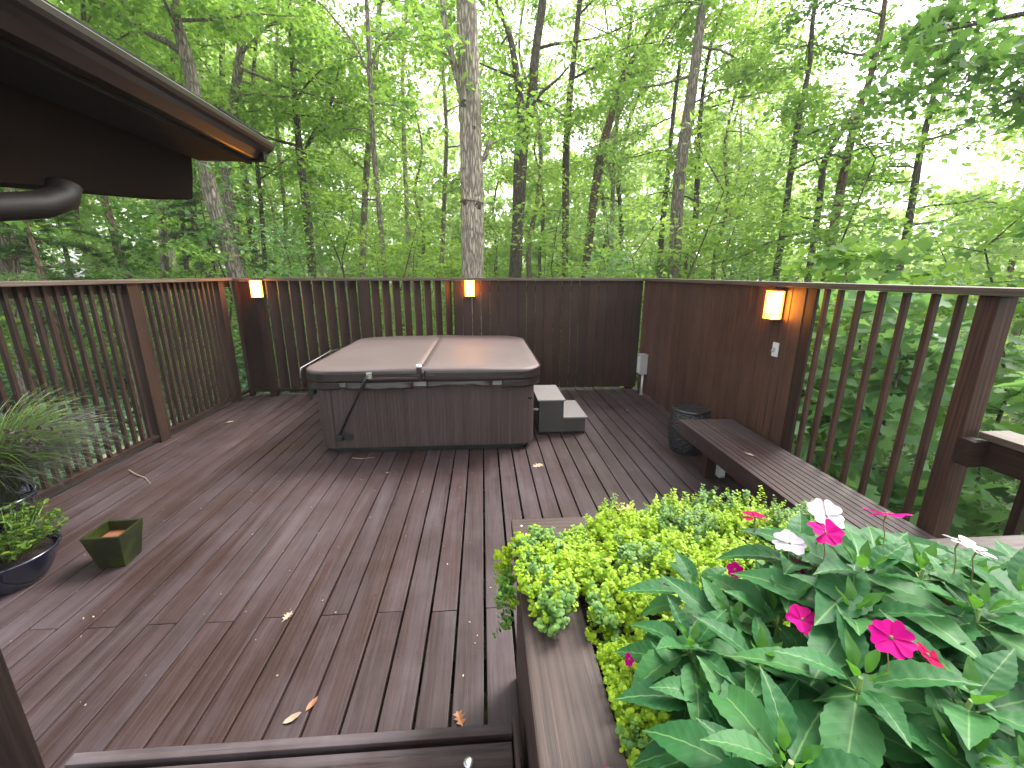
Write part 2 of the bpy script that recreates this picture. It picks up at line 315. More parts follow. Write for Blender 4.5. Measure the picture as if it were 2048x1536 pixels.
class MB:
    """collects shapes in WORLD coordinates; build() links one mesh (local to its parent's location)"""
    def __init__(s): s.v = []; s.f = []; s.mi = []; s.smooth = []; s.cur = 0
    def add(s, vs, fs, sm=False):
        b = len(s.v); s.v += [tuple(v) for v in vs]
        for f in fs: s.f.append([b + i for i in f]); s.mi.append(s.cur); s.smooth.append(sm)
    def box(s, x0, x1, y0, y1, z0, z1):
        s.add([(x0, y0, z0), (x1, y0, z0), (x1, y1, z0), (x0, y1, z0), (x0, y0, z1), (x1, y0, z1), (x1, y1, z1), (x0, y1, z1)],
              [(0, 3, 2, 1), (4, 5, 6, 7), (0, 1, 5, 4), (1, 2, 6, 5), (2, 3, 7, 6), (3, 0, 4, 7)])
        return s
    def obox(s, c, size, rot):
        hx, hy, hz = [a / 2 for a in size]; m = Euler(rot).to_matrix() if not isinstance(rot, Matrix) else rot; c = Vector(c)
        vs = [c + m @ Vector((sx * hx, sy * hy, sz * hz)) for sz in (-1, 1) for sx, sy in ((-1, -1), (1, -1), (1, 1), (-1, 1))]
        s.add(vs, [(0, 3, 2, 1), (4, 5, 6, 7), (0, 1, 5, 4), (1, 2, 6, 5), (2, 3, 7, 6), (3, 0, 4, 7)]); return s
    def prism(s, poly, axis, a, b, sm=False):
        """poly: 2-D points, extruded along axis from a to b"""
        def P(p, t):
            q = list(p); q.insert(axis, t); return tuple(q)
        n = len(poly); vs = [P(p, a) for p in poly] + [P(p, b) for p in poly]
        fs = [tuple(range(n))[::-1], tuple(range(n, 2 * n))]
        s.add(vs, fs); b0 = len(s.v) - 2 * n
        for i in range(n):
            j = (i + 1) % n; s.f.append([b0 + i, b0 + j, b0 + n + j, b0 + n + i]); s.mi.append(s.cur); s.smooth.append(sm)
        return s
    def tube(s, pts, rad, seg=8, cap=True, jit=0.0, rnd=None, flat=1.0):
        pts = [Vector(p) for p in pts]; n = len(pts)
        if not isinstance(rad, (list, tuple)): rad = [rad] * n
        rings = []; prev = None
        for i, p in enumerate(pts):
            t = (pts[min(i + 1, n - 1)] - pts[max(i - 1, 0)]).normalized()
            if prev is None:
                u = t.cross(Vector((0, 1, 0)))
                if u.length < 0.1: u = t.cross(Vector((1, 0, 0)))
            else: u = prev - t * prev.dot(t)
            u.normalize(); prev = u; v = t.cross(u)
            ring = []
            for k in range(seg):
                a = 2 * PI * k / seg; r = rad[i] * (1 + (rnd.uniform(-jit, jit) if rnd else 0))
                ring.append(p + u * math.cos(a) * r + v * math.sin(a) * r * flat)
            rings.append(ring)
        vs = [v for r in rings for v in r]; fs = []
        for i in range(n - 1):
            for k in range(seg):
                k2 = (k + 1) % seg; fs.append((i * seg + k, i * seg + k2, (i + 1) * seg + k2, (i + 1) * seg + k))
        s.add(vs, fs, True)
        if cap:
            b = len(s.v) - n * seg
            s.f.append([b + k for k in range(seg)][::-1]); s.mi.append(s.cur); s.smooth.append(False)
            s.f.append([b + (n - 1) * seg + k for k in range(seg)]); s.mi.append(s.cur); s.smooth.append(False)
        return s
    def lathe(s, c, prof, seg=32, sm=True):
        vs = []; fs = []
        for r, z in prof:
            for k in range(seg):
                a = 2 * PI * k / seg; vs.append((c[0] + r * math.cos(a), c[1] + r * math.sin(a), c[2] + z))
        for i in range(len(prof) - 1):
            for k in range(seg):
                k2 = (k + 1) % seg; fs.append((i * seg + k, i * seg + k2, (i + 1) * seg + k2, (i + 1) * seg + k))
        s.add(vs, fs, sm); return s
    def build(s, name, mats, parent=None, bevel=0.0, loc=None):
        o0 = Vector(loc) if loc is not None else (Vector(parent.location) if parent is not None else Vector((0, 0, 0)))
        if parent is not None and parent.parent is not None: o0 = Vector(parent.parent.location)
        me = bpy.data.meshes.new(name)
        me.from_pydata([tuple(Vector(v) - o0) for v in s.v], [], s.f); me.update()
        me.polygons.foreach_set('material_index', s.mi); me.polygons.foreach_set('use_smooth', s.smooth)
        if bevel:
            bm = bmesh.new(); bm.from_mesh(me)
            ed = [e for e in bm.edges if len(e.link_faces) == 2 and e.calc_face_angle(0) > 0.6]
            bmesh.ops.bevel(bm, geom=ed, offset=bevel, segments=2, profile=0.6, affect='EDGES', clamp_overlap=True)
            bm.to_mesh(me); bm.free()
        ob = link_mesh(name, me, mats, parent)
        if parent is None and loc is not None: ob.location = loc
        return ob

def rrect(x0, x1, y0, y1, r, seg=8):
    pts = []
    for cx, cy, a0 in ((x1 - r, y0 + r, -90), (x1 - r, y1 - r, 0), (x0 + r, y1 - r, 90), (x0 + r, y0 + r, 180)):
        for i in range(seg + 1):
            a = R_(a0 + 90 * i / seg); pts.append((cx + r * math.cos(a), cy + r * math.sin(a)))
    return pts

# ------------------------------------------------------------------ leaf meshes (numpy)
def nrm(a): return a / np.maximum(np.linalg.norm(a, axis=1, keepdims=True), 1e-9)
T_DIAMOND = (np.array([(0, 0, 0), (.42, -.30, .07), (1, 0, -.04), (.42, .30, .07)]), [(0, 1, 2), (0, 2, 3)])
T_OVAL = (np.array([(0, 0, 0), (.25, -.26, .05), (.7, -.24, .05), (1, 0, -.05), (.7, .24, .05), (.25, .26, .05)]), [(0, 1, 2, 3), (0, 3, 4, 5)])
_m = [(0, 0), (.05, -.22), (-.06, -.52), (.28, -.40), (.42, -.62), (.55, -.26), (.78, -.30), (1.0, 0), (.78, .30), (.55, .26), (.42, .62), (.28, .40), (-.06, .52), (.05, .22)]
T_MAPLE = (np.array([(x, y, .10 * abs(y) - .08 * x * x) for x, y in _m]), [(0, 1, 2, 3), (0, 3, 4, 5), (0, 5, 6, 7), (0, 7, 8, 9), (0, 9, 10, 11), (0, 11, 12, 13)])
T_NEEDLE = (np.array([(0, -.018, 0), (0, .018, 0), (1, .0, 0)]), [(0, 1, 2)])
_r = [(math.cos(a) * .5 + .5, math.sin(a) * .5, -.06) for a in [2 * PI * i / 8 for i in range(8)]]
T_ROUND = (np.array([(.5, 0, .05)] + _r), [(0, 1 + i, 1 + (i + 1) % 8) for i in range(8)])
def leaves_mesh(name, C, N, D, S, tmpl, mats, parent=None, smooth=False, mi=None, origin=(0, 0, 0)):
    tv, tf = tmpl; n = len(C)
    N = nrm(N); D = nrm(D - N * np.sum(D * N, axis=1, keepdims=True)); B = np.cross(N, D)
    V = C[:, None, :] - np.array(origin) + S[:, None, None] * (tv[None, :, 0:1] * D[:, None, :] + tv[None, :, 1:2] * B[:, None, :] + tv[None, :, 2:3] * N[:, None, :])
    k = len(tv); V = V.reshape(-1, 3)
    loops = np.array([i for f in tf for i in f]); sizes = np.array([len(f) for f in tf])
    L = (np.arange(n)[:, None] * k + loops[None, :]).ravel()
    tot = np.tile(sizes, n); start = np.concatenate([[0], np.cumsum(tot)[:-1]])
    me = bpy.data.meshes.new(name)
    me.vertices.add(len(V)); me.vertices.foreach_set('co', V.astype(np.float32).ravel())
    me.loops.add(len(L)); me.loops.foreach_set('vertex_index', L.astype(np.int32))
    me.polygons.add(len(tot)); me.polygons.foreach_set('loop_start', start.astype(np.int32)); me.polygons.foreach_set('loop_total', tot.astype(np.int32))
    if mi is not None: me.polygons.foreach_set('material_index', np.repeat(mi, len(tf)).astype(np.int32))
    me.update(calc_edges=True); me.validate()
    if smooth: me.polygons.foreach_set('use_smooth', [True] * len(me.polygons))
    return link_mesh(name, me, mats, parent)

def over_deck(P, zmax=30):
    """True where a leaf would hang over the deck, the house or the camera"""
    x, y, z = P[:, 0], P[:, 1], P[:, 2]
    a = (x > -3.9) & (x < 2.95) & (y < 6.65) & (z < zmax)
    b = (np.hypot(x, y) < 2.6)
    c = (x < -1.2) & (x > -6) & (y < 3.9) & (z > 1.7)
    return a | b | c

def sprays(rs, cen, rad, per, size, tilt=0.3, leafn=0.35, droop=0.15):
    m = len(cen); n = m * per
    nv = nrm(np.column_stack([rs.normal(0, tilt, m), rs.normal(0, tilt, m), np.ones(m)]))
    cen_ = np.repeat(cen, per, 0); nv_ = np.repeat(nv, per, 0); rad_ = np.repeat(rad, per)
    a = rs.uniform(0, 2 * PI, n); r = np.sqrt(rs.uniform(0.0, 1, n)) * rad_ * rs.uniform(.7, 1.1, n)
    u = nrm(np.cross(nv_, np.array([[0.3, 1, 0.1]]))); v = np.cross(nv_, u)
    rad_dir = u * np.cos(a)[:, None] + v * np.sin(a)[:, None]
    C = cen_ + rad_dir * r[:, None] + nv_ * (rs.normal(0, .13, n) * rad_)[:, None]
    C[:, 2] -= droop * r * r / np.maximum(rad_, .1)
    N = nv_ + rs.normal(0, leafn, (n, 3))
    D = rad_dir + rs.normal(0, .6, (n, 3)); D[:, 2] -= 0.25
    S = size * rs.uniform(.6, 1.35, n)
    return C, N, D, S

def ground_z(x, y):
    return -0.55 - 0.13 * max(0.0, min(x + 3, 12)) + 0.12 * math.sin(x * .31 + 1) * math.cos(y * .27) - (0.0 if y < 9 else min(1.5, (y - 9) * .05))

# ------------------------------------------------------------------ ground
def make_ground():
    nx, ny = 120, 120; xs = np.linspace(-1, 1, nx); g = lambda t: np.sign(t) * (abs(t) ** 2.2) * 90
    vs = []; 
    for j in range(ny):
        for i in range(nx):
            x, y = float(g(xs[i])), float(g(xs[j])) + 6; vs.append((x, y, ground_z(x, y)))
    fs = [(j * nx + i, j * nx + i + 1, (j + 1) * nx + i + 1, (j + 1) * nx + i) for j in range(ny - 1) for i in range(nx - 1)]
    me = bpy.data.meshes.new('forest_floor'); me.from_pydata(vs, [], fs); me.update()
    me.polygons.foreach_set('use_smooth', [True] * len(fs))
    tag(link_mesh('forest_floor', me, ground_m), kind='structure')
make_ground()
m = MB(); n = 14
ring = [(-30 + 11 * math.cos(2 * PI * i / n), 22 + 9 * math.sin(2 * PI * i / n), 0.0) for i in range(n)]
m.add([(x, y, ground_z(x, y) + .25) for x, y, z in ring], [tuple(range(n))]); tag(m.build('lawn', lawn_m), kind='structure')
m = MB(); path = [(-60, 8), (-40, 11.5), (-24, 12.5), (-17.5, 11), (-16, 4), (-16.5, -6)]
for (a, b), (c, d) in zip(path[:-1], path[1:]):
    q = Vector((c - a, d - b, 0)).normalized().cross(Vector((0, 0, 1))) * 1.4
    m.add([(a - q.x, b - q.y, ground_z(a, b) + .2), (a + q.x, b + q.y, ground_z(a, b) + .2), (c + q.x, d + q.y, ground_z(c, d) + .2), (c - q.x, d - q.y, ground_z(c, d) + .2)], [(0, 1, 2, 3)])
tag(m.build('driveway', road_m), kind='structure')

# ------------------------------------------------------------------ deck
rnd = random.Random(5)
X0, X1, YN, YF = -3.50, 2.50, 1.17, 6.40
m = MB(); k0 = -0.014; pitch = 0.1455
edges = [k0 + pitch * i for i in range(-25, 18)]
for a, b in zip(edges[:-1], edges[1:]):
    c = (a + b) / 2
    gl = 0.013 if -0.25 < c < 0.25 else (0.0115 if abs(c) < .6 else 0.0098); gl *= rnd.uniform(.8, 1.3)
    z = rnd.uniform(-.0015, .0015)
    i = round((c - k0) / pitch - .5)
    cuts = [YN, YF] if i % 2 else [YN, 1.92 + rnd.uniform(-.01, .01), YF]
    if i % 5 == 2: cuts = cuts[:-1] + [5.1, YF]
    for y0, y1 in zip(cuts[:-1], cuts[1:]):
        t = rnd.uniform(-.0012, .0012)
        x0_, x1_ = a + gl / 2, b - gl / 2
        m.add([(x0_ + t, y0 + .0015, -.036), (x1_ + t, y0 + .0015, -.036), (x1_ - t, y1 - .0015, -.036), (x0_ - t, y1 - .0015, -.036),
               (x0_ + t, y0 + .0015, z), (x1_ + t, y0 + .0015, z + t), (x1_ - t, y1 - .0015, z), (x0_ - t, y1 - .0015, z + t)],
              [(0, 3, 2, 1), (4, 5, 6, 7), (0, 1, 5, 4), (1, 2, 6, 5), (2, 3, 7, 6), (3, 0, 4, 7)])
deck = tag(m.build('deck_floor', deck_y, bevel=0.004), kind='structure')
m = MB()
for i in range(14):
    y = 1.25 + i * .406; m.box(X0 - .06, X1, y - .02, y + .02, -.235, -.0365)
m.box(X0 - .1, X0 - .06, YN, YF, -.24, -.037); m.box(X1 + .002, X1 + .04, YN, YF, -.24, -.037); m.box(X0 - .1, X1 + .04, YF + .002, YF + .04, -.24, -.037)
for x in (-3.4, -.5, 2.3):
    for y in (1.5, 4, 6.2): m.box(x - .07, x + .07, y - .1, y + .04, -2.6, -.24)
m.build('joist', trim_w, deck)
# nail heads and small dark knots
m = MB()
for a in edges[:-1]:
    for i in range(0, 13, 1):
        y = 1.25 + i * .406
        for dx in (.028, .112):
            if rnd.random() < .75: m.lathe((a + dx, y + rnd.uniform(-.01, .01), 0), [(.0035, .0028), (.0001, .0032)], 6)
m.build('nail_head', black_mt, deck)

# step platform nearest the camera
t = thing('deck_step', (-.6, .8, 0), 'raised timber step along the near edge of the deck with steel bolt', 'step')
m = MB(); m.box(-1.4, .082, 1.126, 1.164, .05, .192); m.build('riser_board', step_x, t, bevel=.004)
m = MB()
for i, (a, b) in enumerate(((.965, 1.108), (.815, .957), (.665, .808), (.3, .658))): m.box(-1.4, .078, a, b, .14, .183)
m.build('tread', step_x, t, bevel=.005)
m = MB(); m.box(.084, .0995, .3, 1.16, .0, .245) ; m.build('end_board', pl_y, t, bevel=.003)
m = MB(); m.lathe((-.07, 1.05, .1832), [(.019, 0), (.019, .003), (.015, .007), (.006, .0085), (.0001, .0085)], 20); m.build('bolt', steel, t)
m = MB(); m.box(-1.4, .07, .3, 1.125, -.02, .138); m.build('step_base', fence_x, t)

# ------------------------------------------------------------------ railings and fences
FZ = 1.70
def lamp(root_loc, axis, label):
    """axis 'y': hangs on a face looking to -Y; 'x': on a face looking to -X"""
    rz = 0 if axis == 'y' else -PI / 2
    t = thing('wall_lamp', root_loc, label, 'lamp', 'lit amber lamps on the deck fence', rz)
    def part(name, mb, mat, bev=0):
        o0 = t.location.copy(); t.location = (0, 0, 0); o = mb.build(name, mat, t, bevel=bev); t.location = o0; return o
    part('backplate', MB().box(-.065, .065, -.012, 0, -.118, .112), lampmt, .002)
    part('cap', MB().box(-.074, .074, -.095, 0.0, .1125, .123), lampmt, .003)
    part('lamp_shade', MB().prism(rrect(-.066, .066, -.088, -.0125, .02, 4), 2, -.105, .112, True), lamp_m)
    part('bottom_trim', MB().box(-.07, .07, -.092, -.012, -.1175, -.1055), lampmt, .003)
    for z in (-.07, .075): part('band', MB().box(-.0672, .0672, -.0892, -.013, z, z + .004), lampmt)
    return t

# left railing with square balusters
t = thing('deck_railing', (-3.5, 4, 0), 'brown timber railing of square balusters running past the potted grass', 'railing', 'deck railings')
MB().box(-3.59, -3.43, 1.2, 6.37, 1.662, FZ).build('top_rail', cap_y, t, bevel=.006)
MB().box(-3.535, -3.465, 1.2, 6.3, .055, .095).build('bottom_rail', fence_y, t, bevel=.004)
MB().box(-3.55, -3.512, 1.2, 6.3, 1.575, 1.66).build('under_rail', fence_y, t, bevel=.004)
for y, ln in ((4.54, .14), (6.0, .12), (2.9, .14)):
    MB().box(-3.56, -3.455, y - ln / 2, y + ln / 2, -.037, 1.66).build('post', fence_z, t, bevel=.004)
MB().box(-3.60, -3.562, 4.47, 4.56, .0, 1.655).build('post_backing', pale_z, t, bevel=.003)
ys = [1.4 + .1 * i for i in range(15)] + [2.999, 3.1, 3.2, 3.3, 3.399, 3.501, 3.595, 3.698, 3.799, 3.898, 4.007, 4.102, 4.213, 4.304, 4.40] + [4.66 + .0995 * i for i in range(13)]
rr = random.Random(3)
for y in ys:
    if abs(y - 2.9) < .06: continue
    m = MB(); tw = rr.uniform(-.003, .003); m.obox((-3.5 + tw, y, .878), (.034 if y < 4.5 else .040, .030, 1.56), (rr.uniform(-.003, .003), rr.uniform(-.002, .002), rr.uniform(-.05, .05)))
    m.build('baluster', fence_z, t, bevel=.003)

# far fence, louvred part
t = thing('louvred_fence', (-2, 6.3, 0), 'dark brown louvred timber fence with angled boards behind the hot tub', 'fence')
MB().box(-3.428, -.42, 6.23, 6.37, 1.662, FZ).build('top_rail', cap_x, t, bevel=.006)
MB().box(-3.46, -.42, 6.262, 6.338, .06, .098).build('bottom_rail', fence_x, t, bevel=.004)
for x, wd in ((-3.1, .1), (-1.68, .15), (-3.42, .05)):
    MB().box(x - wd / 2, x + wd / 2, 6.225, 6.32, -.037, 1.66).build('post', fence_z, t, bevel=.004)
MB().box(-3.47, -3.14, 6.3, 6.322, .1, 1.65).build('filler_board', fence_z, t, bevel=.003)
for i in range(27):
    x = -3.0 + i * .163 - (0.0 if i < 8 else .0)
    if i < 8: x = -2.955 + i * .157
    else: x = -1.53 + (i - 8) * .1475
    if x > -.45: break
    m = MB(); m.obox((x, 6.30, .88), (.138 if i < 8 else .126, .024, 1.56), (0, 0, R_(44 if i < 8 else 50)))
    m.mi[3] = m.mi[5] = 1  # narrow edge faces painted pale, as if catching light from behind
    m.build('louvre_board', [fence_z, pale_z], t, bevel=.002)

# far fence, solid planks
def planks(name_t, t, along, a, b, plane, z0, z1, widths, mat, rr, depth=.02, tip=0):
    m = MB(); p = a
    while p < b - .02:
        wd = min(rr.choice(widths), b - p); off = rr.uniform(-.003, .003); zt = z0 + rr.uniform(-.012, .006); g = rr.choice((.001, .001, .0015, .0025, .004))
        if along == 'x': m.box(p + g, p + wd - g, plane + off, plane + off + depth, zt, z1)
        else: m.box(plane + off, plane + off + depth, p + g, p + wd - g, zt, z1)
        p += wd
    return m.build(name_t, mat, t, bevel=.003)
t = thing('plank_fence', (1, 6.3, 0), 'dark brown solid plank fence beside the louvres behind the spa steps', 'fence', 'solid plank fences')
planks('board_panel', t, 'x', -.42, 2.40, 6.30, .045, 1.66, [.128, .132, .14], fence_z, random.Random(8))
MB().box(-.42, 2.358, 6.23, 6.37, 1.6625, FZ + .0006).build('top_rail', cap_x, t, bevel=.006)
MB().box(-.42, 2.40, 6.324, 6.36, 1.5, 1.59).build('back_rail', fence_x, t)
MB().box(-.42, 2.40, 6.324, 6.36, .15, .24).build('back_rail', fence_x, t)
for x in (-.36, .98, 2.3): MB().box(x - .06, x + .06, 6.326, 6.40, -.037, 1.655).build('post', fence_z, t, bevel=.004)
MB().box(.88, .96, 6.25, 6.296, -.03, .06).build('post', fence_z, t, bevel=.004)

t = thing('plank_fence', (2.41, 4.6, 0), 'reddish brown plank fence carrying a lit lamp behind the drum stool', 'fence', 'solid plank fences')
planks('board_panel', t, 'y', 3.06, 6.295, 2.41, .015, 1.66, [.092, .1, .105, .14], wall_z, random.Random(9))
MB().box(2.36, 2.50, 3.01, 6.37, 1.662, FZ).build('top_rail', cap_y, t, bevel=.006)
MB().box(2.415, 2.44, 2.965, 3.058, .0, 1.66).build('end_board', fence_z, t, bevel=.004)
MB().box(2.434, 2.47, 3.06, 6.29, 1.5, 1.59).build('back_rail', fence_y, t)
MB().box(2.434, 2.47, 3.06, 6.29, .15, .24).build('back_rail', fence_y, t)
for y in (3.12, 4.6): MB().box(2.436, 2.52, y - .05, y + .05, -.037, 1.655).build('post', fence_z, t, bevel=.004)

t = thing('deck_railing', (2.42, 2.4, 0), 'brown baluster railing with a tall square post behind the bench', 'railing', 'deck railings')
MB().box(2.355, 2.505, 1.72, 3.008, 1.6625, FZ + .0006).build('top_rail', cap_y, t, bevel=.006)
MB().box(2.41, 2.505, 1.845, 1.937, -.037, 1.66).build('post', wall_z, t, bevel=.005)
MB().box(2.41, 2.45, 1.94, 3.0, .055, .095).build('bottom_rail', fence_y, t, bevel=.004)
for y in (2.895, 2.772, 2.623, 2.465, 2.315, 2.158, 2.022):
    m = MB(); m.obox((2.435, y, .878), (.030, .030, 1.56), (rr.uniform(-.004, .004), 0, rr.uniform(-.05, .05))); m.build('baluster', wall_z, t, bevel=.003)

t = thing('stair_rail', (2.45, 1.4, 0), 'low brown handrail starting from the tall square post', 'handrail')
MB().box(2.44, 2.60, .7, 1.80, .975, 1.01).build('top_rail', cap_y, t, bevel=.005)
MB().box(2.47, 2.51, .7, 1.78, .835, .974).build('side_rail', fence_y, t, bevel=.004)
MB().box(2.39, 2.468, 1.765, 1.843, .83, .965).build('rail_block', fence_x, t, bevel=.004)
for y in (1.62, 1.45, 1.28, 1.11): MB().box(2.512, 2.55, y - .019, y + .019, .05, .97).build('baluster', fence_z, t, bevel=.003)

lamp((-3.1, 6.2245, 1.552), 'y', 'lit amber wall lamp near the corner of the louvred fence')
lamp((-.18, 6.2975, 1.552), 'y', 'lit amber wall lamp on the plank fence above the hot tub')
lamp((2.4075, 3.33, 1.515), 'x', 'largest lit amber wall lamp, directly above the white switch plate')

# switch plate
t = thing('switch_plate', (2.407, 3.28, 1.158), 'small white weatherproof switch plate under the lamp on the plank fence', 'switch')
MB().box(2.397, 2.4068, 3.248, 3.318, 1.10, 1.216).build('plate', white_pl, t, bevel=.003)
MB().obox((2.386, 3.283, 1.156), (.026, .011, .036), (0, .5, 0)).build('lever', grey_mt, t, bevel=.002)
m = MB()
for z in (1.205, 1.111): m.obox((2.3965, 3.283, z), (.002, .006, .006), (0, 0, 0))
m.build('screw', grey_mt, t)

# junction box and conduit
t = thing('junction_box', (2.35, 6.02, .3), 'grey electrical box on a pipe in the fence corner', 'electrical box')
MB().box(2.30, 2.4065, 5.93, 6.07, .32, .60).build('box', grey_mt, t, bevel=.004)
MB().box(2.292, 2.414, 5.922, 6.078, .602, .612).build('lid', grey_mt, t, bevel=.002)
MB().box(2.296, 2.2995, 5.945, 6.055, .34, .585).build('door', white_pl, t, bevel=.001)
MB().tube([(2.36, 5.97, .32), (2.36, 5.97, .0)], .016, 12).build('conduit', white_pl, t)
MB().tube([(2.34, 6.04, .32), (2.34, 6.04, .1), (2.345, 6.04, .0)], .01, 10).build('conduit', black_pl, t)
MB().lathe((2.36, 5.97, 0), [(.03, .0), (.03, .006), (.018, .012)], 14).build('flange', grey_mt, t)

# ------------------------------------------------------------------ hot tub
TX0, TX1, TY0, TY1 = -1.655, .515, 4.03, 6.17
t = thing('hot_tub', (-.57, 5.1, 0), 'square brown hot tub closed with a folding vinyl cover', 'hot tub')
# cabinet with vertical grooves
def dense(poly, step):
    outp = []
    for a, b in zip(poly, poly[1:] + poly[:1]):
        L = math.dist(a, b); k = max(1, round(L / step))
        for i in range(k): outp.append((a[0] + (b[0] - a[0]) * i / k, a[1] + (b[1] - a[1]) * i / k))
    return outp
cx, cy = (TX0 + TX1) / 2, (TY0 + TY1) / 2
base = dense(rrect(TX0, TX1, TY0, TY1, .17, 8), .0085)
gro = []
acc = 0
for i, p in enumerate(base):
    a = base[i - 1]; b = base[(i + 1) % len(base)]; tx, ty = b[0] - a[0], b[1] - a[1]; L = math.hypot(tx, ty); nx_, ny_ = ty / L, -tx / L
    d = -.004 if i % 4 == 0 else 0
    gro.append((p[0] + nx_ * d, p[1] + ny_ * d))
m = MB(); m.prism(gro, 2, .07, .70); m.build('cabinet', cabinet_m, t)
for x, wd in ((-1.475, .004), (-.60, .055), (.30, .05)):
    MB().box(x - wd / 2, x + wd / 2, TY0 - .0035, TY0 + .01, .072, .698).build('panel_strip', cabinet_m if wd > .01 else black_pl, t, bevel=.001)
MB().prism(rrect(TX0 + .06, TX1 - .06, TY0 + .06, TY1 - .06, .16), 2, .0, .0705).build('base_pan', black_pl, t)
MB().prism(rrect(TX0 - .006, TX1 + .006, TY0 - .006, TY1 + .006, .18), 2, .7005, .765).build('shell_rim', acrylic, t, bevel=.006)
# cover: two halves meeting at a ridge
LX0, LX1, LY0, LY1, xc = -1.735, .575, 3.955, 6.205, -.60
full = dense(rrect(LX0, LX1, LY0, LY1, .27, 10), .06)
def half(sign):
    ring = [p for p in full if (p[0] - xc) * sign > .006]
    # order the ring so it starts and ends on the ridge
    ring.sort(key=lambda p: math.atan2((p[1] - (LY0 + LY1) / 2), sign * (p[0] - xc) + 1e-6))
    ring = [(xc + sign * .004, LY0)] + ring + [(xc + sign * .004, LY1)]
    if sign < 0: ring = ring[::-1]
    m = MB(); c = ((LX0 + LX1) / 2, (LY0 + LY1) / 2); lev = [(.006, .765), (.0, .775), (-.004, .80), (-.002, .84), (.004, .857), (.014, .868), (.03, .874)]
    vs = []; n = len(ring)
    for ins, z in lev:
        for x, y in ring:
            dx, dy = c[0] - x, c[1] - y; L = math.hypot(dx, dy)
            zz = z + (.022 * (1 - abs(x - xc) / 1.15) if z > .8 else 0) + .0022 * math.sin(x * 9 + y * 7)
            edge = .0 if abs(x - xc) < .01 else 1
            vs.append((x + dx / L * ins * edge, y + dy / L * ins, zz))
    fs = [tuple(range(n))[::-1]]
    for k in range(len(lev) - 1):
        for i in range(n):
            j = (i + 1) % n; fs.append((k * n + i, k * n + j, (k + 1) * n + j, (k + 1) * n + i))
    m.add(vs, fs, True)
    # top surface with a soft crown: inner rings
    b0 = len(m.v) - n; prev = b0
    cx_, cy_ = (xc + sign * .55, (LY0 + LY1) / 2)
    for q in (.12, .3, .5, .7, .88):
        base_i = len(m.v)
        for i in range(n):
            x, y, z = m.v[b0 + i]; X = x + (cx_ - x) * q; Y = y + (cy_ - y) * q
            m.v.append((X, Y, .876 + .022 * (1 - abs(X - xc) / 1.15) - .004 * math.sin(q * 3) + .0015 * math.sin(X * 5 + Y * 8)))
        for i in range(n):
            j = (i + 1) % n; m.f.append([prev + i, prev + j, base_i + j, base_i + i]); m.mi.append(0); m.smooth.append(True)
        prev = base_i
    m.f.append([prev + i for i in range(n)]); m.mi.append(0); m.smooth.append(True)
    return m
for sg in (-1, 1): half(sg).build('cover_panel', vinyl, t)
MB().tube([(xc, LY0 + .02, .886), (xc, 5.0, .890), (xc, LY1 - .01, .886)], .005, 8, flat=.6).build('cover_hinge', vinyl, t)
# side band under the top seam (darker vinyl)
def band(z0, z1, off, name, mat, wave=0.0, a=0.0, b=1.0, sag=0.0, zfun=None):
    per = dense(rrect(LX0 - off, LX1 + off, LY0 - off, LY1 + off, .275, 10), .03)
    # start the loop at the middle of the front
    k = min(range(len(per)), key=lambda i: abs(per[i][0] + .57) + (0 if per[i][1] < 4.2 else 9)); per = per[k:] + per[:k]
    n = len(per); i0, i1 = int(a * n), int(b * n); pts = [per[i % n] for i in range(i0, i1 + 1)]
    m = MB(); vs = []; rows = 5; c = (-.58, 5.08)
    for i, (x, y) in enumerate(pts):
        s_ = i / max(1, len(pts) - 1)
        for r in range(rows):
            u = r / (rows - 1); z = z0 + (z1 - z0) * u
            if zfun: z = zfun(s_, u, z0, z1)
            dx, dy = x - c[0], y - c[1]; L = math.hypot(dx, dy)
            d = wave * math.sin(s_ * 17 + u * 3) * (1 - u) + sag * math.sin(PI * s_) * (1 - u)
            vs.append((x + dx / L * d, y + dy / L * d, z))
    fs = [(i * rows + r, (i + 1) * rows + r, (i + 1) * rows + r + 1, i * rows + r + 1) for i in range(len(pts) - 1) for r in range(rows - 1)]
    m.add(vs, fs, True); o = m.build(name, mat, t)
    s = o.modifiers.new('thick', 'SOLIDIFY'); s.thickness = .003; return o
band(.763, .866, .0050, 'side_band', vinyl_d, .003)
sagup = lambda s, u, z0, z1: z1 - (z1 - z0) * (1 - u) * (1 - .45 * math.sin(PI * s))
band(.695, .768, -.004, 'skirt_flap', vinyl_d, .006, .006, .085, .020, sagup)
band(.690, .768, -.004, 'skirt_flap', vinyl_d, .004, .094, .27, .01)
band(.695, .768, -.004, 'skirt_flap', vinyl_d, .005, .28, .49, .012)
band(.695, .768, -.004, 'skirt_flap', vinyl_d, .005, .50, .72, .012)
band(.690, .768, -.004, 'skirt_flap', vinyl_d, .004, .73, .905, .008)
band(.693, .768, -.004, 'skirt_flap', vinyl_d, .006, .913, .990, .024)
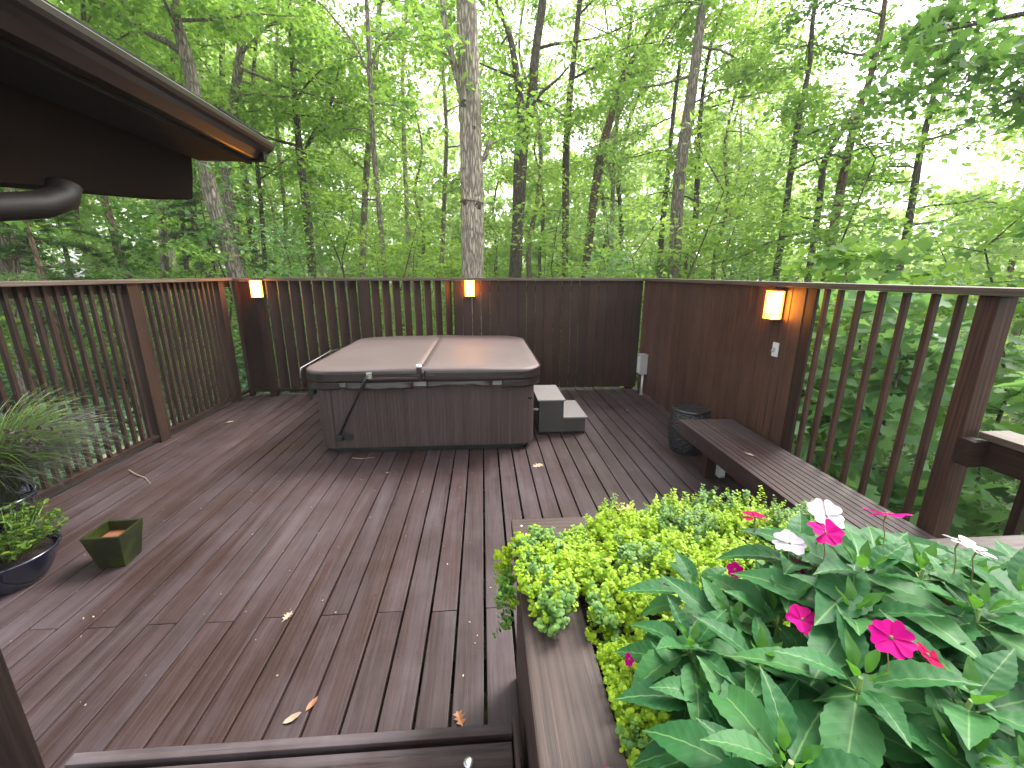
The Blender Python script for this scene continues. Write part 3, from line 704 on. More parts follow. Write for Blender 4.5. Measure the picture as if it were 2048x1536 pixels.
# strap, latch, lifter arm and its brackets
m = MB(); m.obox((xc - .015, LY0 - .008, .845), (.035, .006, .12), (0, 0, 0)); m.tube([(xc - .02, LY0 + .02, .905), (xc - .015, LY0 - .01, .925), (xc + .01, LY0 - .012, .905), (xc + .012, LY0 - .01, .80)], .004, 6)
m.build('cover_strap', vinyl_d, t)
MB().obox((xc - .01, LY0 + .0, .912), (.05, .03, .02), (.4, .2, .1)).build('strap_end', white_pl, t, bevel=.004)
m = MB()
for sx in (-.09, .05):
    m.tube([(xc + sx, LY0 - .006, .822), (xc + sx + .03, LY0 - .014, .825), (xc + sx + .09, LY0 - .006, .822)], .005, 6)
m.build('cover_handle', vinyl_d, t)
MB().tube([(-1.08, LY0 - .022, .835), (-1.12, LY0 - .03, .78), (-1.43, TY0 - .03, .21)], .0125, 10).build('lifter_arm', black_mt, t)
MB().box(-1.10, -1.045, LY0 - .030, LY0 - .005, .80, .862).build('arm_clamp', steel, t, bevel=.004)
m = MB(); m.tube([(-1.43, TY0 - .045, .19), (-1.43, TY0 + .002, .19)], .035, 18); m.obox((-1.37, TY0 - .012, .205), (.13, .016, .07), (0, .3, 0)); m.build('pivot_bracket', black_pl, t, bevel=.003)
m = MB(); m.tube([(-1.735, 4.10, .70), (-1.765, 4.09, .80), (-1.772, 4.13, .868), (-1.772, 4.95, .885), (-1.70, 5.05, .895)], .010, 8); m.build('lifter_bar', black_mt, t)
m = MB(); m.box(-1.725, -1.665, 4.12, 4.2, .60, .70); m.tube([(-1.70, 4.13, .66), (-1.70, 4.13, .56)], .012, 8); m.build('lifter_bracket', black_pl, t, bevel=.004)
MB().tube([(.455, TY0 + .005, .56), (.46, TY0 - .012, .56)], .018, 12).build('cabinet_lock', black_pl, t)
MB().tube([(.54, 4.45, .30), (.60, 4.45, .30)], .012, 8).build('drain_tap', grey_mt, t)

# spa steps
t = thing('spa_steps', (.87, 4.8, 0), 'two tread grey composite steps beside the hot tub', 'steps')
for y in (4.44, 5.03):
    MB().prism([(.61, .03), (.61, .395), (.885, .395), (.885, .19), (1.135, .19), (1.135, .03)], 1, y, y + .022).build('side_panel', step_side, t, bevel=.002)
MB().box(.59, .90, 4.42, 5.075, .3955, .413).build('tread', step_top, t, bevel=.004)
MB().box(.888, 1.155, 4.42, 5.075, .1905, .208).build('tread', step_top, t, bevel=.004)
MB().box(.864, .884, 4.4625, 5.0295, .209, .395).build('riser', step_side, t)
MB().box(1.112, 1.132, 4.4625, 5.0295, .03, .19).build('riser', step_side, t)
MB().box(.612, .632, 4.4625, 5.0295, .03, .395).build('back_board', step_side, t)
for x in (.62, .875, 1.122):
    for y in (4.45, 5.04): MB().lathe((x, y, 0), [(.012, 0), (.012, .03)], 8).build('foot', black_pl, t)

# ------------------------------------------------------------------ bench
t = thing('bench', (2.06, 2.6, 0), 'long low brown slatted bench built against the baluster railing', 'bench')
m = MB(); nb = 9; wd = (2.305 - 1.872) / nb
for i in range(nb):
    m.box(1.872 + i * wd + .003, 1.872 + (i + 1) * wd - .003, 1.45, 3.648, .392 + rr.uniform(-.001, .001), .431 + rr.uniform(-.0015, .0015))
m.build('seat', bench_y, t, bevel=.003)
MB().box(1.83, 1.868, 1.45, 3.65, .298, .433).build('apron', bench_y, t, bevel=.004)
MB().box(2.308, 2.344, 1.45, 3.65, .298, .429).build('apron', bench_y, t, bevel=.004)
MB().box(1.869, 2.307, 3.612, 3.6485, .30, .3915).build('end_rail', fence_x, t)
for y in (3.30, 1.9):
    MB().box(1.95, 2.04, y, y + .09, .0, .30).build('leg', fence_z, t, bevel=.004)
    MB().box(2.23, 2.30, y, y + .09, .0, .30).build('leg', fence_z, t, bevel=.004)
    MB().box(1.87, 2.3, y + .095, y + .133, .30, .391).build('cross_rail', fence_x, t)
t = thing('outlet_box', (2.05, 3.28, .1), 'small pale outlet box on the bench leg', 'outlet')
MB().box(2.042, 2.095, 3.24, 3.31, .03, .16).build('housing', grey_mt, t, bevel=.005)
MB().box(2.048, 2.089, 3.233, 3.2395, .05, .14).build('flap', white_pl, t, bevel=.003)

# drum stool
t = thing('garden_stool', (2.085, 3.93, 0), 'black hammered barrel shaped garden stool at the end of the bench', 'stool')
prof = [(.001, .0), (.165, .0), (.172, .012), (.185, .08), (.198, .17), (.203, .24), (.198, .31), (.187, .38), (.176, .425), (.174, .44)]
MB().lathe((2.085, 3.93, 0), prof, 48).build('body', drum_m, t)
m = MB(); vs = []; fs = []; n = 64
rings = [(.176, .440), (.178, .452), (.168, .457), (.158, .452), (.150, .448), (.11, .447), (.06, .448), (.02, .450), (.001, .451)]
for r, z in rings:
    for k in range(n):
        a = 2 * PI * k / n; zz = z + (.0045 * (abs(math.cos(4 * a))) * (1 if .02 < r < .155 else 0)); vs.append((2.085 + r * math.cos(a), 3.93 + r * math.sin(a), zz))
for i in range(len(rings) - 1):
    for k in range(n): fs.append((i * n + k, i * n + (k + 1) % n, (i + 1) * n + (k + 1) % n, (i + 1) * n + k))
m.add(vs, fs, True); m.build('top', black_mt, t)
MB().lathe((2.085, 3.93, 0), [(.176, .43), (.183, .436), (.183, .446), (.177, .452)], 48).build('top_ring', black_mt, t)

# ------------------------------------------------------------------ house eave
t = thing('house_eave', (-1.9, 1.8, 2.5), 'dark brown house eave with metal gutter overhanging the deck', 'eave')
gp = [(-1.655, 2.675), (-1.655, 2.556), (-1.598, 2.556), (-1.588, 2.575), (-1.573, 2.603), (-1.548, 2.622), (-1.522, 2.632), (-1.508, 2.648), (-1.505, 2.672), (-1.512, 2.680), (-1.520, 2.674), (-1.521, 2.652), (-1.53, 2.642), (-1.553, 2.632), (-1.58, 2.612), (-1.600, 2.575), (-1.606, 2.566), (-1.645, 2.566), (-1.645, 2.675)]
MB().prism(gp, 1, -.6, 3.55, False).build('gutter', gutter_m, t)
MB().prism([(x, z) for x, z in [(-1.654, 2.673), (-1.654, 2.557), (-1.599, 2.557), (-1.574, 2.603), (-1.523, 2.632), (-1.507, 2.65), (-1.506, 2.673)]], 1, 3.551, 3.555).build('gutter_end_cap', gutter_m, t)
MB().box(-1.69, -1.657, -.6, 3.50, 2.53, 2.70).build('fascia', soffit_m, t)
MB().box(-2.0, -1.692, -.6, 3.46, 2.535, 2.556).build('soffit', soffit_m, t)
MB().box(-1.75, -1.55, 3.462, 3.5, 2.542, 2.60).build('soffit_trim', soffit_m, t)
MB().prism([(3.37, 2.5345), (3.345, 2.40), (3.30, 2.255), (3.26, 2.246), (2.05, 2.124), (.6, 1.98), (-.6, 1.9), (-.6, 2.5345)], 0, -2.25, -1.993).build('end_beam', trim_m, t, bevel=.004)
m = MB(); m.add([(-1.60, -.6, 2.715), (-1.60, 3.52, 2.715), (-3.6, 3.52, 3.45), (-3.6, -.6, 3.45), (-1.60, -.6, 2.690), (-1.60, 3.52, 2.690), (-3.6, 3.52, 3.42), (-3.6, -.6, 3.42)], [(0, 1, 2, 3), (7, 6, 5, 4), (0, 4, 5, 1), (1, 5, 6, 2), (2, 6, 7, 3), (3, 7, 4, 0)])
for i in range(9):
    y = 3.53 - i * .31; m.obox((-1.585 + rr.uniform(-.01, .01), y - .15, 2.713 + rr.uniform(0, .004)), (.12, .30, .008), (rr.uniform(-.01, .01), .33, 0))
m.build('shingle_roof', shingle_m, t)
m = MB(); m.tube([(-1.96, 2.30, 2.16), (-1.96, 2.27, 2.10), (-1.965, 2.17, 2.055), (-2.0, 2.0, 2.02), (-2.1, 1.7, 1.98), (-2.2, 1.3, 1.9)], [.072, .075, .072, .07, .07, .07], 12, flat=.8); m.build('downspout', spout_m, t)
t = thing('porch_post', (-1.18, .82, 0), 'dark brown square porch post at the near edge of the deck', 'post')
MB().box(-1.275, -1.135, .74, .88, -.03, 2.6).build('shaft', trim_w, t, bevel=.008)
MB().box(-1.245, -1.09, .73, .72, -.02, .1).build('base_trim', fence_z, t) if False else None

# ------------------------------------------------------------------ planter box
t = thing('planter_box', (.9, 1.0, 0), 'large brown timber planter box with wide plank rim full of flowers', 'planter')
RZ = .78
MB().box(.10, .285, .15, 1.352, RZ - .038, RZ).build('rim_board', pl_y, t, bevel=.005)
m = MB(); m.box(.103, 1.3, 1.355, 1.54, RZ - .038, RZ + .0015); m.build('rim_board', pl_x, t, bevel=.005)
m = MB(); m.box(1.303, 2.36, 1.15, 1.307, RZ - .04, RZ - .002); m.build('rim_board', pl_x, t, bevel=.005)
MB().box(.125, .163, .15, 1.50, 0.0, RZ - .0385).build('side_panel', pl_y, t, bevel=.003)
MB().box(.165, 1.3, 1.465, 1.50, 0.0, RZ - .0385).build('side_panel', pl_x, t, bevel=.003)
MB().box(1.303, 2.35, 1.235, 1.27, 0.0, RZ - .0405).build('side_panel', pl_x, t, bevel=.003)
MB().box(1.262, 1.30, 1.272, 1.464, 0.0, RZ - .0385).build('side_panel', pl_y, t, bevel=.003)
MB().box(1.64, 1.9, .5, 1.148, RZ - .06, RZ - .022).build('inner_shelf', pl_x, t, bevel=.003)
nsx, nsy = 60, 40; rs = np.random.RandomState(2); vs = []
for j in range(nsy):
    for i in range(nsx):
        sx_ = .17 + i * (2.3 - .17) / (nsx - 1); vs.append((sx_, .1 + j * ((1.46 if sx_ < 1.27 else 1.22) - .1) / (nsy - 1), .715 + .012 * rs.normal()))
m = MB(); m.add([v for v in vs], [(j * nsx + i, j * nsx + i + 1, (j + 1) * nsx + i + 1, (j + 1) * nsx + i) for j in range(nsy - 1) for i in range(nsx - 1)], True)
m.build('soil', soil_m, t)
C = np.column_stack([rs.uniform(.3, 1.2, 900), rs.uniform(.35, 1.15, 900), rs.uniform(.725, .745, 900)])
leaves_mesh('perlite_grit', C, rs.normal(0, 1, (900, 3)), rs.normal(0, 1, (900, 3)), rs.uniform(.002, .006, 900), T_ROUND, perlite, t, origin=t.location)['kind'] = 'stuff'
m = MB()
for p in ((.16, .40), (.17, 1.02), (.24, .62), (.14, 1.49)): m.lathe((p[0], p[1], RZ), [(.0065, 0), (.006, .003), (.0001, .004)], 10)
m.build('screw_head', steel, t)

# creeping plant: uncountable ground cover spilling over the rim
def creeper():
    rs = np.random.RandomState(11); C = []; N = []; D = []; S = []; MI = []
    def inside(x, y):
        # coverage outline on the planter (x to the right, y away)
        if x < .045 or y > 1.50 + .05 * math.sin(x * 9): return False
        if x > 1.32: return False
        near = 1.02 + .04 * math.sin(x * 22)
        if x < .30: near = 1.03 + .09 * math.sin(x * 25)
        elif x < .5: near = .42
        elif x < 1.0: near = .85
        else: near = 1.15
        if y < near: return False
        if x < .40 and y > 1.40 + .02 * math.sin(x * 40): return False         # rim corner stays bare
        if .10 < x < .20 and 1.16 < y < 1.22: return False
        return True
    n = 0
    while n < 3500:
        x, y = rs.uniform(.02, 1.45), rs.uniform(.42, 1.56)
        if n % 7 == 0: x, y = rs.uniform(.29, .44), rs.uniform(.42, 1.0)
        if not inside(x, y): continue
        n += 1
        mound = .035 + .045 * max(0, math.sin((x - .1) * 4.5)) * max(0, math.sin((y - .8) * 4.0)) + .02 * math.sin(x * 31) * math.sin(y * 27)
        z = (RZ + mound * rs.uniform(.2, 1.0)) if (x < .29 or y > 1.36) else RZ - .03 + (mound + .02) * rs.uniform(.2, 1.2)
        if x < .10: z = RZ - rs.uniform(0, .16) * (1 if x < .07 else .3)
        if x > .285 and y < .95: z = RZ - .045 + rs.uniform(0, .045)
        L = rs.uniform(.02, .055); 
        if y > 1.32 and x > .45 and rs.rand() < .3: L = rs.uniform(.06, .10)
        if x < .42 and y > 1.2: L = min(L, .028); z = min(z, RZ + .02)
        d = np.array([rs.normal(0, .45), rs.normal(-.15, .45), 1.0])
        if x < .10: d = np.array([-.4, rs.normal(0, .5), -.5])
        d /= np.linalg.norm(d); k = int(L / .007) + 1
        pt = math.sin(x * 13 + 1.3) * math.sin(y * 17 + .4) + .35 * rs.normal()
        if x < .2: pt += .35
        if y > 1.36 and x > .6: pt += .55
        if y < .98 and x < .3: pt += 1.2
        green = pt > .62
        p = np.array([x, y, z])
        for i in range(k):
            p = p + d * .0075 + rs.normal(0, .0012, 3); a = (i % 2) * PI / 2 + rs.normal(0, .4)
            s = (.0165 if green else .0140) * (1 - .5 * i / k) * rs.uniform(.7, 1.35)
            for sg in (0, PI):
                o = np.array([math.cos(a + sg), math.sin(a + sg), rs.normal(.15, .2)])
                C.append(p); D.append(o); N.append(d + np.array([0, -.2, .5]) + rs.normal(0, .3, 3)); S.append(s); MI.append(1 if green else 0)
    o = leaves_mesh('creeping_ground_cover', np.array(C), np.array(N), np.array(D), np.array(S), T_ROUND, [lf_jen, lf_jeng], None, mi=np.array(MI))
    tag(o, 'chartreuse round leaved creeper spilling over the planter rim', 'ground cover', kind='stuff')
creeper()

# ------------------------------------------------------------------ impatiens
def imp_leaf(L, W, droop, fold=.16, seg=18, cup=0.0):
    """returns verts, faces, uvs, local: x along, y across, z up"""
    vs = []; uv = []; rows = 5
    for i in range(seg + 1):
        u = i / seg; wd = W * .5 * (math.sin(PI * min(1, u ** .80)) ** 1.05) * (1.12 - .25 * u)
        wd = max(wd, .0012) if i < seg else .0003
        if 1 < i < seg: wd *= 1 + (.045 if i % 2 else -.035)
        ang = droop * u
        x = L * (math.sin(ang) / droop if abs(droop) > 1e-3 else u); z = -L * ((1 - math.cos(ang)) / droop if abs(droop) > 1e-3 else 0)
        for r in range(rows):
            v = (r - 2) / 2; vs.append((x, v * wd, z + abs(v) * wd * fold * 2 - cup * v * v * wd + .0012 * math.sin(u * 40 + v))); uv.append((u, .5 + v * wd / W))
    fs = [(i * rows + r, (i + 1) * rows + r, (i + 1) * rows + r + 1, i * rows + r + 1) for i in range(seg) for r in range(rows - 1)]
    return vs, fs, uv
class LeafMB:
    def __init__(s): s.v = []; s.f = []; s.uv = []
    def put(s, leaf, M):
        vs, fs, uv = leaf; b = len(s.v)
        s.v += [tuple(M @ Vector(v)) for v in vs]; s.f += [[b + i for i in f] for f in fs]; s.uv += uv
    def build(s, name, mat, parent):
        me = bpy.data.meshes.new(name); o0 = Vector(parent.location)
        me.from_pydata([tuple(Vector(v) - o0) for v in s.v], [], s.f); me.update()
        ul = me.uv_layers.new(name='UVMap')
        ul.data.foreach_set('uv', [c for f in s.f for i in f for c in s.uv[i]])
        me.polygons.foreach_set('use_smooth', [True] * len(me.polygons))
        return link_mesh(name, me, mat, parent)
def orient(pos, az, el, roll):
    return Matrix.Translation(pos) @ Matrix.Rotation(az, 4, 'Z') @ Matrix.Rotation(-el, 4, 'Y') @ Matrix.Rotation(roll, 4, 'X')
def petal(L, W, seg=6):
    vs = [(0, 0, 0)]; fs = []
    prof = [(.22, .26), (.42, .60), (.64, .98), (.84, 1.10), (1.0, .86), (1.04, .45), (.86, .0)]
    pts = [(a * L, -b * W / 2) for a, b in prof] + [(a * L, b * W / 2) for a, b in prof[::-1][1:]]
    vs += [(x, y, .10 * L * math.sin(x / L * 3) - abs(y) * .12) for x, y in pts]
    fs = [(0, i, i + 1) for i in range(1, len(pts))]
    return vs, fs, [(0, 0)] * len(vs)
rp = random.Random(21)
def flower(root, pos, mat, nrm_, size=.03):
    lm = LeafMB(); q = Vector(nrm_).normalized().to_track_quat('Z', 'Y').to_matrix().to_4x4(); a0 = rp.uniform(0, 6)
    for i in range(5):
        a = a0 + i * 2 * PI / 5
        Mx = Matrix.Translation(pos) @ q @ Matrix.Rotation(a, 4, 'Z') @ Matrix.Rotation(-rp.uniform(-.12, .40), 4, 'Y')
        lm.put(petal(size * rp.uniform(.9, 1.12), size * rp.uniform(1.0, 1.2)), Mx @ Matrix.Rotation(rp.uniform(-.3, .3), 4, 'X'))
    o = lm.build('flower', mat, root)
    s = o.modifiers.new('sub', 'SUBSURF'); s.levels = 1; s.render_levels = 1
    m = MB(); p = Vector(pos); m.tube([p - Vector((0, 0, .001)), p + Vector((.004, .006, -.02)), p + Vector((.012, .004, -.05)), p + Vector((.01, 0, -.075))], [.0018, .0014, .0011, .0012], 6); m.lathe(tuple(p), [(.003, .001), (.002, .004), (.0001, .005)], 8)
    b = MB(); b.v = [tuple(Vector(v) - Vector(root.location)) for v in m.v]; b.f = m.f; b.mi = m.mi; b.smooth = m.smooth
    me = bpy.data.meshes.new('flower_stalk'); me.from_pydata(b.v, [], b.f); me.update(); link_mesh('flower_stalk', me, stem_r, o)
def impatiens(label, whorls, flowers):
    c = Vector((sum(w_[0] for w_ in whorls) / len(whorls), sum(w_[1] for w_ in whorls) / len(whorls), .715))
    root = thing('impatiens_plant', c, label, 'flowering plant', 'impatiens plants in the planter box')
    big = LeafMB(); new = LeafMB(); st = MB()
    for x, y, z, sc in whorls:
        top = Vector((x, y, z)); foot = Vector((c.x + (x - c.x) * .5 + rp.uniform(-.02, .02), c.y + (y - c.y) * .5, .71))
        mid = foot.lerp(top, .5) + Vector((rp.uniform(-.02, .02), rp.uniform(-.02, .02), 0))
        st.tube([foot, mid, top], [.0055, .005, .0035], 8)
        a0 = rp.uniform(0, 6)
        for tier, (n_, L0, el0, dz) in enumerate(((4, .05, 62, .004), (4, .12, 34, -.008), (5, .185, 10, -.03), (4, .18, -14, -.08), (3, .15, -24, -.15))):
            for i in range(n_):
                az = a0 + tier * 1.1 + i * 2 * PI / n_ + rp.uniform(-.22, .22)
                L = L0 * sc * rp.uniform(.85, 1.15); el = R_(el0 + rp.uniform(-9, 9))
                base_ = top + Vector((0, 0, dz * sc)) - (top - mid).normalized() * 0
                off = Vector((math.cos(az), math.sin(az), .1)) * (.012 + .006 * tier)
                P = base_ + off
                # keep the leaves clear of the lens
                if (P + Vector((math.cos(az), math.sin(az), 0)) * L - Vector((0, 0, 1.76))).length < .42: continue
                lf = imp_leaf(L, L * rp.uniform(.36, .46), R_(rp.uniform(15, 50)) if tier > 0 else R_(8), rp.uniform(.10, .22), 18 if tier > 0 else 8)
                (big if tier > 0 else new).put(lf, orient(P, az, el, rp.uniform(-.25, .25)))
                if tier > 1: st.tube([base_, P], [.0018, .0016], 5)
    for i in range(3): pass
    st.build('stem', stem_g, root)
    big.build('leaves', lf_imp, root); new.build('young_leaves', lf_new, root)
    for pos, mat, nn, s in flowers: flower(root, pos, mat, nn, s)
impatiens('impatiens with a deep red bloom nearest the creeper and far rim',
          [(.73, .80, 1.13, .95), (.53, .863, 1.0, .8), (.614, .70, 1.06, .9)],
          [((.654, .87, 1.185), red, (.1, .2, 1), .026), ((.588, .82, 1.08), mag, (-.6, -.5, .3), .018), ((.688, .758, 1.13), mag, (0, -.4, .6), .018)])
impatiens('impatiens with a magenta bloom lying on a large white bloom',
          [(.78, .70, 1.17, 1.0), (.86, .80, 1.10, .95), (.70, .628, 1.14, .95)],
          [((.723, .745, 1.225), mag, (-.1, -.35, 1), .033), ((.76, .79, 1.235), whp, (-.1, -.5, .8), .036), ((.66, .76, 1.19), whp, (-.2, -.3, 1), .030), ((.60, .627, 1.12), mag, (-.2, -.3, 1), .028)])
impatiens('impatiens with a magenta bloom held highest above the leaves',
          [(.932, .712, 1.15, 1.0), (.98, .85, 1.08, 1.0), (1.10, .74, 1.10, 1.0)],
          [((.79, .69, 1.30), mag, (.1, .35, 1), .034)])
impatiens('impatiens with pale pink blooms beside the planter ledge',
          [(1.06, .62, 1.14, 1.05), (1.25, .72, 1.08, 1.0), (1.2, .90, .98, .9), (.909, .591, 1.16, 1.0)],
          [((.93, .665, 1.25), whp, (.2, .2, 1), .024), ((.975, .665, 1.225), whp, (.3, -.1, 1), .024)])
impatiens('impatiens with a bright magenta bloom facing the camera',
          [(.60, .50, 1.13, 1.0), (.736, .453, 1.13, 1.0), (.811, .57, 1.10, 1.0)],
          [((.614, .485, 1.222), mag, (-.35, -.35, 1), .027), ((.712, .505, 1.16), red, (.3, -.3, .5), .02)])
impatiens('impatiens with a closed pink bud over the bare rim board',
          [(.41, .662, 1.04, .75), (.40, .575, 1.02, .70), (.515, .60, 1.06, .9), (.53, .72, 1.03, .85)],
          [((.30, .703, .965), mag, (-.5, -.3, .3), .012)])
impatiens('impatiens without blooms filling the near corner of the planter',
          [(.39, .425, 1.06, .75), (.42, .41, 1.10, .9), (.45, .50, 1.02, .9), (.40, .52, .98, .68)],
          [((.20, .515, .93), mag, (-.5, -.3, .8), .012)])
impatiens('impatiens without blooms at the outer end of the planter',
          [(.66, .40, 1.10, .95), (.72, .36, 1.10, .95), (.56, .45, 1.02, 1.0), (.88, .46, 1.06, 1.0)], [])

# ------------------------------------------------------------------ pots on the deck
t = thing('square_pot', (-2.31, 2.47, 0), 'empty moss green square flowerpot on the deck boards', 'flowerpot', rz=R_(4))
def frustum(m, c, b, tp, z0, z1, th, cap=True):
    cx, cy = c
    def sq(h, z): return [(cx - h, cy - h, z), (cx + h, cy - h, z), (cx + h, cy + h, z), (cx - h, cy + h, z)]
    vs = sq(b, z0) + sq(tp, z1) + sq(tp - th, z1) + sq(b - th * .8, z0 + .015)
    fs = [(3, 2, 1, 0)] + [(i, (i + 1) % 4, 4 + (i + 1) % 4, 4 + i) for i in range(4)] + [(4 + i, 4 + (i + 1) % 4, 8 + (i + 1) % 4, 8 + i) for i in range(4)] + [(8 + i, 8 + (i + 1) % 4, 12 + (i + 1) % 4, 12 + i) for i in range(4)] + [(12, 13, 14, 15)]
    m.add(vs, fs)
    return m
k = NT('pot_glaze'); tc = k.n('TexCoord'); ge = k.n('NewGeometry')
nz = k.noise(tc.outputs['Object'], 9, 5, .7)
c_ = k.ramp(nz, [(.40, (0.005, 0.008, 0.002)), (.60, (.018, .026, .003)), (.80, (.05, .065, .008))])
p_ = principled(k, c_, .3, .5, bump=nz, bstr=.2); k.l(p_.outputs[0], k.out.inputs[0]); potg = k.m
m = MB(); frustum(m, (-2.31, 2.47), .073, .106, 0.0, .23, .014); m.build('pot_wall', potg, t, bevel=.004)
m = MB(); m.add([(-2.31 - .088, 2.47 - .088, .165), (-2.31 + .088, 2.47 - .088, .17), (-2.31 + .088, 2.47 + .088, .165), (-2.31 - .088, 2.47 + .088, .167)], [(0, 1, 2, 3)]); m.build('potting_layer', terra, t)

t = thing('bowl_planter', (-2.79, 2.31, 0), 'glossy dark navy bowl planter holding bright green herbs', 'planter')
MB().lathe((-2.79, 2.31, 0), [(.001, .0), (.14, .0), (.155, .01), (.185, .06), (.213, .12), (.225, .165), (.237, .18), (.239, .192), (.23, .198), (.219, .192), (.21, .17)], 48).build('bowl', navy, t)
MB().lathe((-2.79, 2.31, 0), [(.212, .165), (.12, .17), (.001, .175)], 32).build('soil', soil_m, t)
def bushy(name, label, cat, c, n_st, R, h, mat, n_l, ls, seed):
    rs = np.random.RandomState(seed); root = thing(name, c, label, cat); st = MB(); C = []; N = []; D = []; S = []
    for i in range(n_st):
        a = rs.uniform(0, 6.28); r = R * math.sqrt(rs.rand()); tip = Vector((c[0] + r * math.cos(a), c[1] + r * math.sin(a), c[2] + h * rs.uniform(.55, 1) * (1 - .35 * (r / R) ** 2)))
        b = Vector((c[0] + r * .4 * math.cos(a), c[1] + r * .4 * math.sin(a), c[2])); st.tube([b, b.lerp(tip, .5) + Vector((0, 0, .02)), tip], [.003, .0025, .0015], 5)
        for j in range(n_l):
            u = 1 - .6 * rs.rand() ** 1.6; p = b.lerp(tip, u); aa = rs.uniform(0, 6.28)
            C.append(p); D.append((math.cos(aa), math.sin(aa), rs.normal(.2, .3))); N.append((rs.normal(0, .4), rs.normal(0, .4), 1)); S.append(ls * rs.uniform(.5, 1.3))
    st.build('stem', stem_g, root); leaves_mesh('foliage', np.array([tuple(p) for p in C]), np.array(N), np.array(D), np.array(S), T_OVAL, mat, root, True, origin=c)
bushy('herb_plant', 'bright yellow green basil like herb growing in the navy bowl', 'plant', (-2.77, 2.32, .17), 70, .27, .30, lf_bas, 17, .032, 4)

# tall fountain grass in a dark pot behind the bowl
t = thing('round_pot', (-3.16, 2.62, 0), 'large dark round pot holding the fountain grass', 'flowerpot')
MB().lathe((-3.16, 2.62, 0), [(.001, 0), (.15, 0), (.16, .01), (.20, .2), (.22, .34), (.235, .35), (.235, .375), (.215, .375), (.205, .33), (.001, .32)], 40).build('pot_wall', navy, t)
def grass():
    rs = np.random.RandomState(8); c = (-3.16, 2.62, .32); root = thing('fountain_grass', c, 'arching silvery purple fountain grass beside the left railing', 'ornamental grass')
    def blades(n, wid, L0, L1, name, mat, sp=1.0, lean=(20, 75)):
        vs = []; fs = []
        for i in range(n):
            a = rs.uniform(0, 2 * PI); r = .12 * math.sqrt(rs.rand()); L = rs.uniform(L0, L1); seg = 9
            el = R_(90 - rs.uniform(*lean) * .45); bend = R_(rs.uniform(60, 135)); da = rs.normal(0, .35)
            p = Vector((c[0] + r * math.cos(a), c[1] + r * math.sin(a), c[2] + rs.uniform(-.02, .05))); b = len(vs)
            for k in range(seg + 1):
                u = k / seg; e = el - bend * u ** 1.5; ad = a + da * u
                d = Vector((math.cos(ad) * math.cos(e), math.sin(ad) * math.cos(e), math.sin(e))); side = Vector((-math.sin(ad), math.cos(ad), 0)) * wid * (1 - u ** 2 * .92)
                vs.append(tuple(p - side)); vs.append(tuple(p + side + Vector((0, 0, wid * .5)))); p = p + d * L / seg
            fs += [(b + 2 * k, b + 2 * k + 1, b + 2 * k + 3, b + 2 * k + 2) for k in range(seg)]
        me = bpy.data.meshes.new(name); me.from_pydata([tuple(Vector(v) - Vector(c)) for v in vs], [], fs); me.update(); me.polygons.foreach_set('use_smooth', [True] * len(fs))
        return link_mesh(name, me, mat, root)
    blades(1500, .0030, .40, .85, 'foliage', lf_grs); blades(650, .0036, .45, .85, 'green_blades', lf_grg, lean=(5, 45))
    C = []; N = []; D = []; S = []; 
    for i in range(3):
        a = rs.uniform(-.9, 1.6); st = Vector(c); p = Vector((c[0], c[1], c[2] + .05)); m = MB(); pts = []
        el = R_(80); L = rs.uniform(.65, .85)
        for k in range(12):
            u = k / 11; e = el - R_(120) * u ** 2; p = p + Vector((math.cos(a) * math.cos(e), math.sin(a) * math.cos(e), math.sin(e))) * L / 12; pts.append(p.copy())
            if u > .7:
                for q in range(28):
                    C.append(tuple(p + Vector(rs.normal(0, .006, 3)))); D.append(tuple(rs.normal(0, .7, 3) + np.array([math.cos(a), math.sin(a), -.5]))); N.append(tuple(rs.normal(0, 1, 3))); S.append(.022)
        m.tube(pts, .0012, 5); m.build('seed_stalk', stem_r, root)
    leaves_mesh('seed_heads', np.array(C), np.array(N), np.array(D), np.array(S), T_DIAMOND, seed_m, root, origin=c)['kind'] = 'stuff'
grass()

# edging stones outside the railing
for i, (x, y, s) in enumerate(((-4.30, 4.62, .13), (-4.33, 4.86, .15), (-4.35, 5.10, .14), (-4.33, 5.35, .15), (-4.30, 5.60, .13), (-4.36, 5.85, .14))):
    bm = bmesh.new(); bmesh.ops.create_icosphere(bm, subdivisions=3, radius=s)
    rq = random.Random(i)
    ph = [rq.uniform(0, 6) for _ in range(4)]
    for v in bm.verts: v.co *= 1 + .12 * math.sin(v.co.x * 22 + ph[0]) * math.sin(v.co.y * 19 + ph[1]) ; v.co.z *= .6
    me = bpy.data.meshes.new('edging_stone'); bm.to_mesh(me); bm.free(); me.polygons.foreach_set('use_smooth', [True] * len(me.polygons))
    o = link_mesh('edging_stone', me, stone_m); o.location = (x, y, ground_z(x, y) + .20)
    tag(o, 'rounded tan edging stone on the ground outside the baluster railing', 'stone', 'tan edging stones outside the railing')

